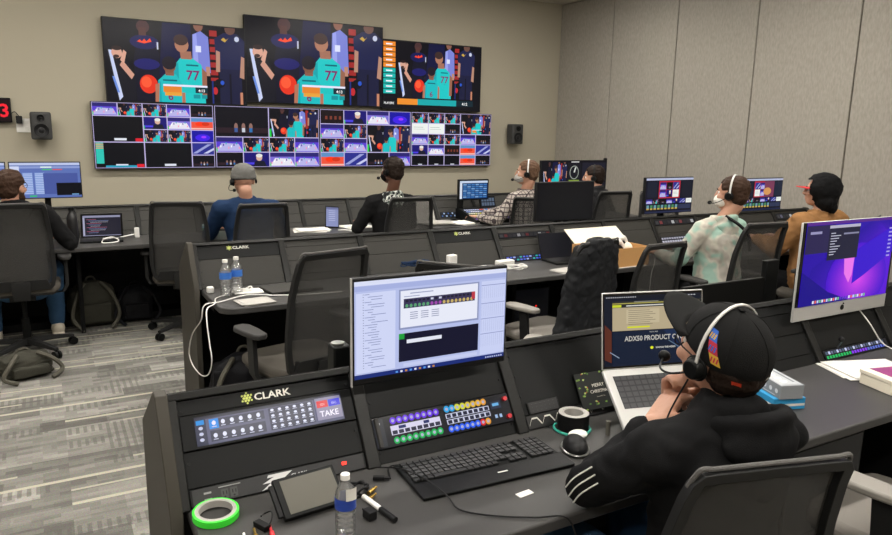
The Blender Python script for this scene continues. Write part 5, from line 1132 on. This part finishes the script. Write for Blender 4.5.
    if hood:
        Nk = Nk+V((0, -hoodz*.6, -hoodz)); h = MB(); h.torus(Nk+V((0, -.03, .005)), .080, .023, 28, 10, 1.0, Rx(-.35)).ell(Nk+V((0, -.07, -.035)), (.11, .06, .055)).ell(Nk+V((0, -.085, -.085)), (.09, .042, .085))
        obj('hood', voxel(h, 'hood', .009, 10, .006, .09, 4), hood, t, angle=180, label='hood folded on the back' if hood == top else 'patterned hood folded on the back')
    if hair and wear not in ('beanie', 'hoodup'):
        h = MB().ell((0, -.016, .03), (.086, .105, .090) if wear != 'cap' else (.078, .096, .07)).ell((0, -.045, -.02), (.075, .068, .075)); me = voxel(h, 'hair', .006, 2)
        bm = bmesh.new(); bm.from_mesh(me); bmesh.ops.delete(bm, geom=[v for v in bm.verts if (v.co.y > .062 and v.co.z < .06) or (v.co.y > .01 and v.co.z < .01) or v.co.z < -.085 or (wear == 'cap' and v.co.z > .0)], context='VERTS'); bm.to_mesh(me); bm.free()
        for v in me.vertices:
            f = noise.noise(V((v.co.x*60, v.co.y*25, v.co.z*60))); v.co += v.normal*(.006*f) if v.normal.length else V()
        me.transform(Hm); o = obj('hair', me, hair, t, angle=180); o.modifiers.new('s', 'SOLIDIFY').thickness = .004
    return t, Hm
def headset(label, Hm, t, ear=-1, band='rackdark', boom=True, cable=None, bw=.006):
    Wm = M.Translation(t.location) @ M.Rotation(t.rotation_euler.z, 4, 'Z') @ Hm
    g = thing('headset', label, 'headset'); g.matrix_world = Wm
    # head band over the crown
    pts = [V((.098*math.cos(a), -.012+.0*a, .0+.122*math.sin(a))) for a in [PI*k/16 for k in range(17)]]
    pts = [V((.097, -.01, -.02))]+pts+[V((-.097, -.01, -.02))]
    mb = MB(); R_ = []
    for i, p in enumerate(pts):
        d = (pts[min(i+1, len(pts)-1)]-pts[max(i-1, 0)]).normalized(); nrm = V((0, 1, 0)).cross(d)
        R_.append([p+V((0, w_, 0))+nrm*h_ for w_, h_ in ((-bw, -.002), (bw, -.002), (bw, .002), (-bw, .002))])
    obj('head_band', mb.rings(R_), band, g, .0005, 1, label='pale head band' if band == 'band' else None)
    for s_ in ((ear,) if boom else (-1, 1)):
        obj('ear_cup', MB().cyl((s_*.086, -.004, -.022), (s_*.106, -.004, -.022), .028, .022).cyl((s_*.080, -.004, -.022), (s_*.088, -.004, -.022), .031), 'rackdark', g, .003)
    obj('temple_pad', MB().ell((-ear*.098, -.01, -.018), (.008, .016, .02)), 'rackdark', g)
    if boom:
        obj('boom', MB().tube([(ear*.102, .0, -.03), (ear*.105, .05, -.06), (ear*.085, .1, -.078), (ear*.04, .135, -.078)], .0028), 'rackdark', g)
        obj('microphone', MB().ell((ear*.036, .137, -.078), (.014, .016, .014)), 'rackdark', g, label='black foam microphone')
    if cable:
        iv = Wm.inverted(); obj('cable', MB().tube([(ear*.10, 0, -.05)]+[iv @ V(c) for c in cable], .0022), 'black', g)
    return g
def cap_dome(a, e, k=1.0, c=(0, -.008, .022), r=(.087, .109, .095)):
    return V((c[0]+r[0]*k*math.cos(e)*math.sin(a), c[1]+r[1]*k*math.cos(e)*math.cos(a), c[2]+r[2]*k*math.sin(e)))
def ball_cap(t, Hm, m='jcap', tiltx=0, patches=False, brim=True, brimm=None, dome=True, bk=1.0):
    T_ = Hm @ M.Rotation(tiltx, 4, 'X')
    if dome:
        R_ = []; n = 36
        for e in [-.55, -.4, -.2, 0, .2, .4, .6, .8, 1.0, 1.2, 1.35, 1.48, 1.56]:
            R_.append([cap_dome(2*PI*i/n, e)+(V((0, 0, (-.1-e)*.105*(.55+.45*math.cos(2*PI*i/n)))) if e < -.1 else V((0, 0, 0))) for i in range(n)])
        R_ = R_[:1]+R_[1:]
        mb = MB().rings(R_, cap=False); mb.f.append(tuple(len(mb.v)-n+i for i in range(n)))
        o = obj('cap', mb.xform(T_), m, t, angle=180, label='black baseball cap'); o.modifiers.new('s', 'SOLIDIFY').thickness = .003
        obj('cap_button', MB().ell((0, -.008, .121), (.008, .008, .004)).xform(T_), m, o)
        sm = MB()
        for k in range(6): a = k*PI/3; sm.tube([cap_dome(a, e, 1.003) for e in (-.1, .3, .7, 1.1, 1.5)], .0011, 4)
        obj('seam', sm.xform(T_), m, o)
    else: o = t
    if brim:
        vs = []; fs = []; nu, nv = 16, 6
        for j in range(nv+1):
            for i in range(nu+1):
                u_ = -1+2*i/nu; a = u_*1.05; b0 = cap_dome(a, -.02, 1.0); k = j/nv; ext = bk*.092*math.cos(u_*PI/2*.96)**.55
                vs.append(b0+V((u_*.006*k, ext*k, .010+.012*k-.026*u_*u_*k)))
        for j in range(nv):
            for i in range(nu): a = j*(nu+1)+i; fs.append((a, a+1, a+nu+2, a+nu+1))
        br = obj('brim', MB().add(vs, fs).xform(T_), brimm or m, o, angle=180, label='red cap brim' if brimm else 'curved brim'); br.modifiers.new('s', 'SOLIDIFY').thickness = .004
    if patches:
        def patch(name, a0, a1, e0, e1, m_, k=1.012, sk=0):
            vs = []; fs = []; n_ = 6
            for j in range(n_+1):
                for i in range(n_+1): vs.append(cap_dome(a0+(a1-a0)*i/n_+sk*j/n_, e0+(e1-e0)*j/n_, k))
            for j in range(n_):
                for i in range(n_): q = j*(n_+1)+i; fs.append((q, q+1, q+n_+2, q+n_+1))
            return obj(name, MB().add(vs, fs).xform(T_), m_, o, angle=180, label=m_+' patch' if m_ in X else None)
        X['patchblue'] = mat('blue embroidery', '#2a5fc0', .8); X['patchred'] = mat('red embroidery', '#b92a40', .8); X['patchyellow'] = mat('yellow embroidery', '#d0a832', .8)
        A0 = -1.80
        for k_, (m_, e0) in enumerate((('patchblue', .44), ('patchred', .17), ('patchyellow', -.06))):
            p = patch('badge', A0-.13*k_, A0+.22-.13*k_, e0, e0+(.27 if k_ < 2 else .23), m_, 1.012, .12); p['label'] = ['blue', 'red', 'yellow'][k_]+' part of the badge'
            for j in range(3):
                q = patch('badge_stitching', A0+.05+.065*j-.13*k_+.04, A0+.085+.065*j-.13*k_+.04, e0+.05, e0+.18, 'offwhite' if False else ['patchyellow', 'patchblue', 'patchred'][k_], 1.016)
        q = patch('side_lettering', A0+.28, A0+.31, -.02, .5, 'offwhite', 1.012); q['label'] = 'small off-white lettering strip'
        q = patch('rear_tag', -2.62, -2.40, -.42, -.24, 'orange', 1.07, .06); q['label'] = 'orange tag at the back'
        q = patch('rear_mark', -3.3, -3.2, -.2, -.11, 'offwhite', 1.03); q['label'] = 'small white mark'
    return o
def glasses(t, Hm):
    g = MB()
    for s_ in (-1, 1):
        g.torus((s_*.032, .098, -.004), .021, .0018, 24, 6, 1, Rx(PI/2)); g.tube([(s_*.053, .096, .002), (s_*.078, .05, .004), (s_*.084, -.01, -.004)], .0018, 5, False)
    g.tube([(-.011, .1, .0), (.011, .1, .0)], .0018, 5, False); obj('glasses', g.xform(Hm), 'rackdark', t, label='thin dark glasses')
# capped person in the foreground
FGL = V((1.31, 1.02, 0)); w2l = lambda *p: tuple(V(p)-FGL)
t, Hm = person('person in black hoodie and black cap, chin resting on both hands', FGL, 0, w2l(1.337, 1.045, 1.152), math.radians(-1), math.radians(11), hroll=math.radians(-6), hands=[w2l(1.225, 1.14, .955), w2l(1.36, 1.20, .955)], lean=.0, top='jblack', pants='jeans', hair='hairdark', wear='cap', shoulders=[w2l(1.145, 1.03, .945), w2l(1.465, .985, .95)], elbows=[w2l(1.09, 1.20, .80), w2l(1.50, 1.22, .80)], vox=.0055, hood='jblack', hoodz=.02, nkz=1.035, pel=-.02, torso=1.02, folds=.014, dx=.015, handdirs=[(V((.8, .1, .55)), V((-.3, .2, .8))), (V((-.25, -.25, 1)), V((.3, 1, .2)))], curl=1.1)
ball_cap(t, Hm, 'jcap', .16, True); glasses(t, Hm)
headset('black headset with a pale band over the cap of the foreground person', Hm, t, -1, 'band', True, [(1.24, 1.1, 1.0), (1.21, 1.10, .93), (1.2, 1.13, .86), (1.24, 1.26, .76)], bw=.0035)
tt = t
obj('sleeve_stripes', MB().tube([(-.262, .10, .855), (-.283, .13, .82), (-.283, .155, .785)], .0018).tube([(-.258, .115, .868), (-.283, .145, .832), (-.285, .17, .795)], .0018).tube([(-.255, .13, .88), (-.28, .16, .845), (-.283, .185, .81)], .0018), 'offwhite', t, label='three pale stripes on the left sleeve')
# far row
t, Hm = person('bearded person with glasses in a black jacket and blue jeans at the left edge', (-.19, 5.72, 0), 0, (-.01, .04, 1.20), math.radians(-32), 0, hands=((-.1, .32, .79), (.27, .31, .79)), top='jblack', pants='jeans', hair='hairbrown', hood='jblack', feet=((-.22, .42, .05), (.2, .48, .05)), shoe='shoe', vox=.008)
glasses(t, Hm); obj('beard', voxel(MB().ell((0, .055, -.09), (.052, .048, .042)).ell((-.05, .02, -.065), (.02, .03, .035)).ell((.05, .02, -.065), (.02, .03, .035)), 'beard', .006, 2, .004, .02), 'hairbrown', t, angle=180).data.transform(Hm)
t, Hm = person('person in a navy blue long-sleeved shirt and grey knit hat at the far desk', (1.42, 5.62, 0), 0, (-.045, .06, 1.225), math.radians(4), math.radians(-8), hands=((-.2, .40, .80), (.2, .40, .80)), top='jblue', hair=None or 'hairdark', wear='beanie', shoulders=((-.235, .03, 1.0), (.175, .03, .99)), torso=1.12, dx=-.03, vox=.008)
obj('knit_hat', voxel(MB().ell((0, -.012, .045), (.092, .11, .085)).torus((0, -.012, .02), .085, .016, 28, 8, 1.4, Rx(.12)), 'knit_hat', .007, 2, .002, .03), 'beanie', t, angle=180, label='heather grey knit hat').data.transform(Hm)
headset('headset over the grey knit hat', Hm, t, -1, 'rackdark')
t, Hm = person('person in a black sweatshirt with a camouflage hood writing at the far desk', (2.67, 5.65, 0), 0, (.01, .04, 1.285), math.radians(22), 0, hands=((-.20, .36, .785), (.15, .40, .79)), top='jblack', skin='skindark', hood='camo', torso=1.08, vox=.008, hair='hairdark')
headset('headset worn with a face mask by the person with the camouflage hood', Hm, t, -1); obj('face_mask', voxel(MB().ell((0, .058, -.06), (.062, .064, .052)), 'face_mask', .006, 2), 'jblack', t, angle=180, label='black face mask').data.transform(Hm)
t, Hm = person('person in a plaid shirt reaching to the lit switcher', (4.12, 5.62, 0), math.radians(25), (-.02, .02, 1.255), math.radians(25), 0, hands=((-.27, .42, .80), (-.12, .48, .80)), top='plaid', hair='hairthin', torso=1.12, vox=.008, folds=.006, shoulders=((-.2, .05, 1.0), (.19, -.04, 1.0)))
headset('headset of the person in the plaid shirt', Hm, t, -1, 'band'); obj('face_mask', voxel(MB().ell((0, .058, -.06), (.062, .064, .052)), 'face_mask', .006, 2), 'papergrey', t, angle=180, label='pale face mask').data.transform(Hm)
t, Hm = person('person in a dark grey hooded jacket in front of the wide monitor', (4.98, 5.62, 0), math.radians(15), (.02, .06, 1.195), math.radians(30), math.radians(-5), hands=((-.2, .42, .80), (.15, .44, .80)), top='jgrey', hood='jgrey', hair='hairdark', vox=.008)
headset('headset of the person in the dark grey hooded jacket', Hm, t, -1)
# middle row
t, Hm = person('person in a mint and cream tie-dye hoodie at the middle desk', (4.09, 3.30, 0), 0, (.04, -.02, 1.255), math.radians(22), 0, hands=((-.24, .36, .79), (.0, .44, .80)), top='tiedye', hood='tiedye', hair='hairbrown', vox=.008, lean=.03, dx=.0, torso=1.1)
headset('headset with a pale band on the person in the tie-dye hoodie', Hm, t, -1, 'band'); obj('face_mask', voxel(MB().ell((0, .058, -.06), (.062, .064, .052)), 'face_mask', .006, 2), 'paper', t, angle=180, label='white face mask').data.transform(Hm)
obj('shoulder_strap', MB().tube([(-.06, -.06, 1.10), (.0, -.13, 1.045), (.08, -.15, .97), (.13, -.135, .86)], .012, 6), 'black', t, label='dark bag strap')
t, Hm = person('person in a tan jacket, black hood and red-brimmed cap at the middle desk', (5.17, 3.28, 0), math.radians(5), (.0, .03, 1.245), math.radians(28), 0, hands=((-.16, .42, .83), (.2, .42, .82)), top='jbrown', pants='pants', hair='hairdark', wear='hoodup', vox=.008, lean=.03, torso=1.3, folds=.014, bulk=.022, shoulders=((-.21, .03, 1.0), (.24, .0, .99)))
h = MB().ell((0, -.02, .012), (.112, .135, .125)).ell((0, -.045, -.08), (.095, .085, .09)).ell((0, -.09, -.12), (.05, .04, .06)); me = voxel(h, 'hood_up', .009, 2, .008, .06, 2)
bm = bmesh.new(); bm.from_mesh(me); bmesh.ops.delete(bm, geom=[v for v in bm.verts if v.co.y > .055 and v.co.z < .075 and abs(v.co.x) < .07], context='VERTS'); bm.to_mesh(me); bm.free(); me.transform(Hm); o = obj('hood', me, 'jblack', t, angle=180, label='black hood pulled over the head'); o.modifiers.new('s', 'SOLIDIFY').thickness = .004
ball_cap(t, Hm, 'jcap', -.12, False, True, 'red', False, .72)

# ------------------------------------------------------------------ light and output
wd = bpy.data.worlds.new('room'); sc.world = wd; wd.use_nodes = True; wd.node_tree.nodes['Background'].inputs[0].default_value = (.8, .85, .9, 1); wd.node_tree.nodes['Background'].inputs[1].default_value = .05
sc.view_settings.view_transform = 'Standard'; sc.view_settings.look = 'None'; sc.view_settings.gamma = 1; sc.view_settings.use_curve_mapping = False; sc.view_settings.exposure = 0
sc.cycles.use_denoising = True; sc.cycles.max_bounces = 8; sc.cycles.transparent_max_bounces = 24
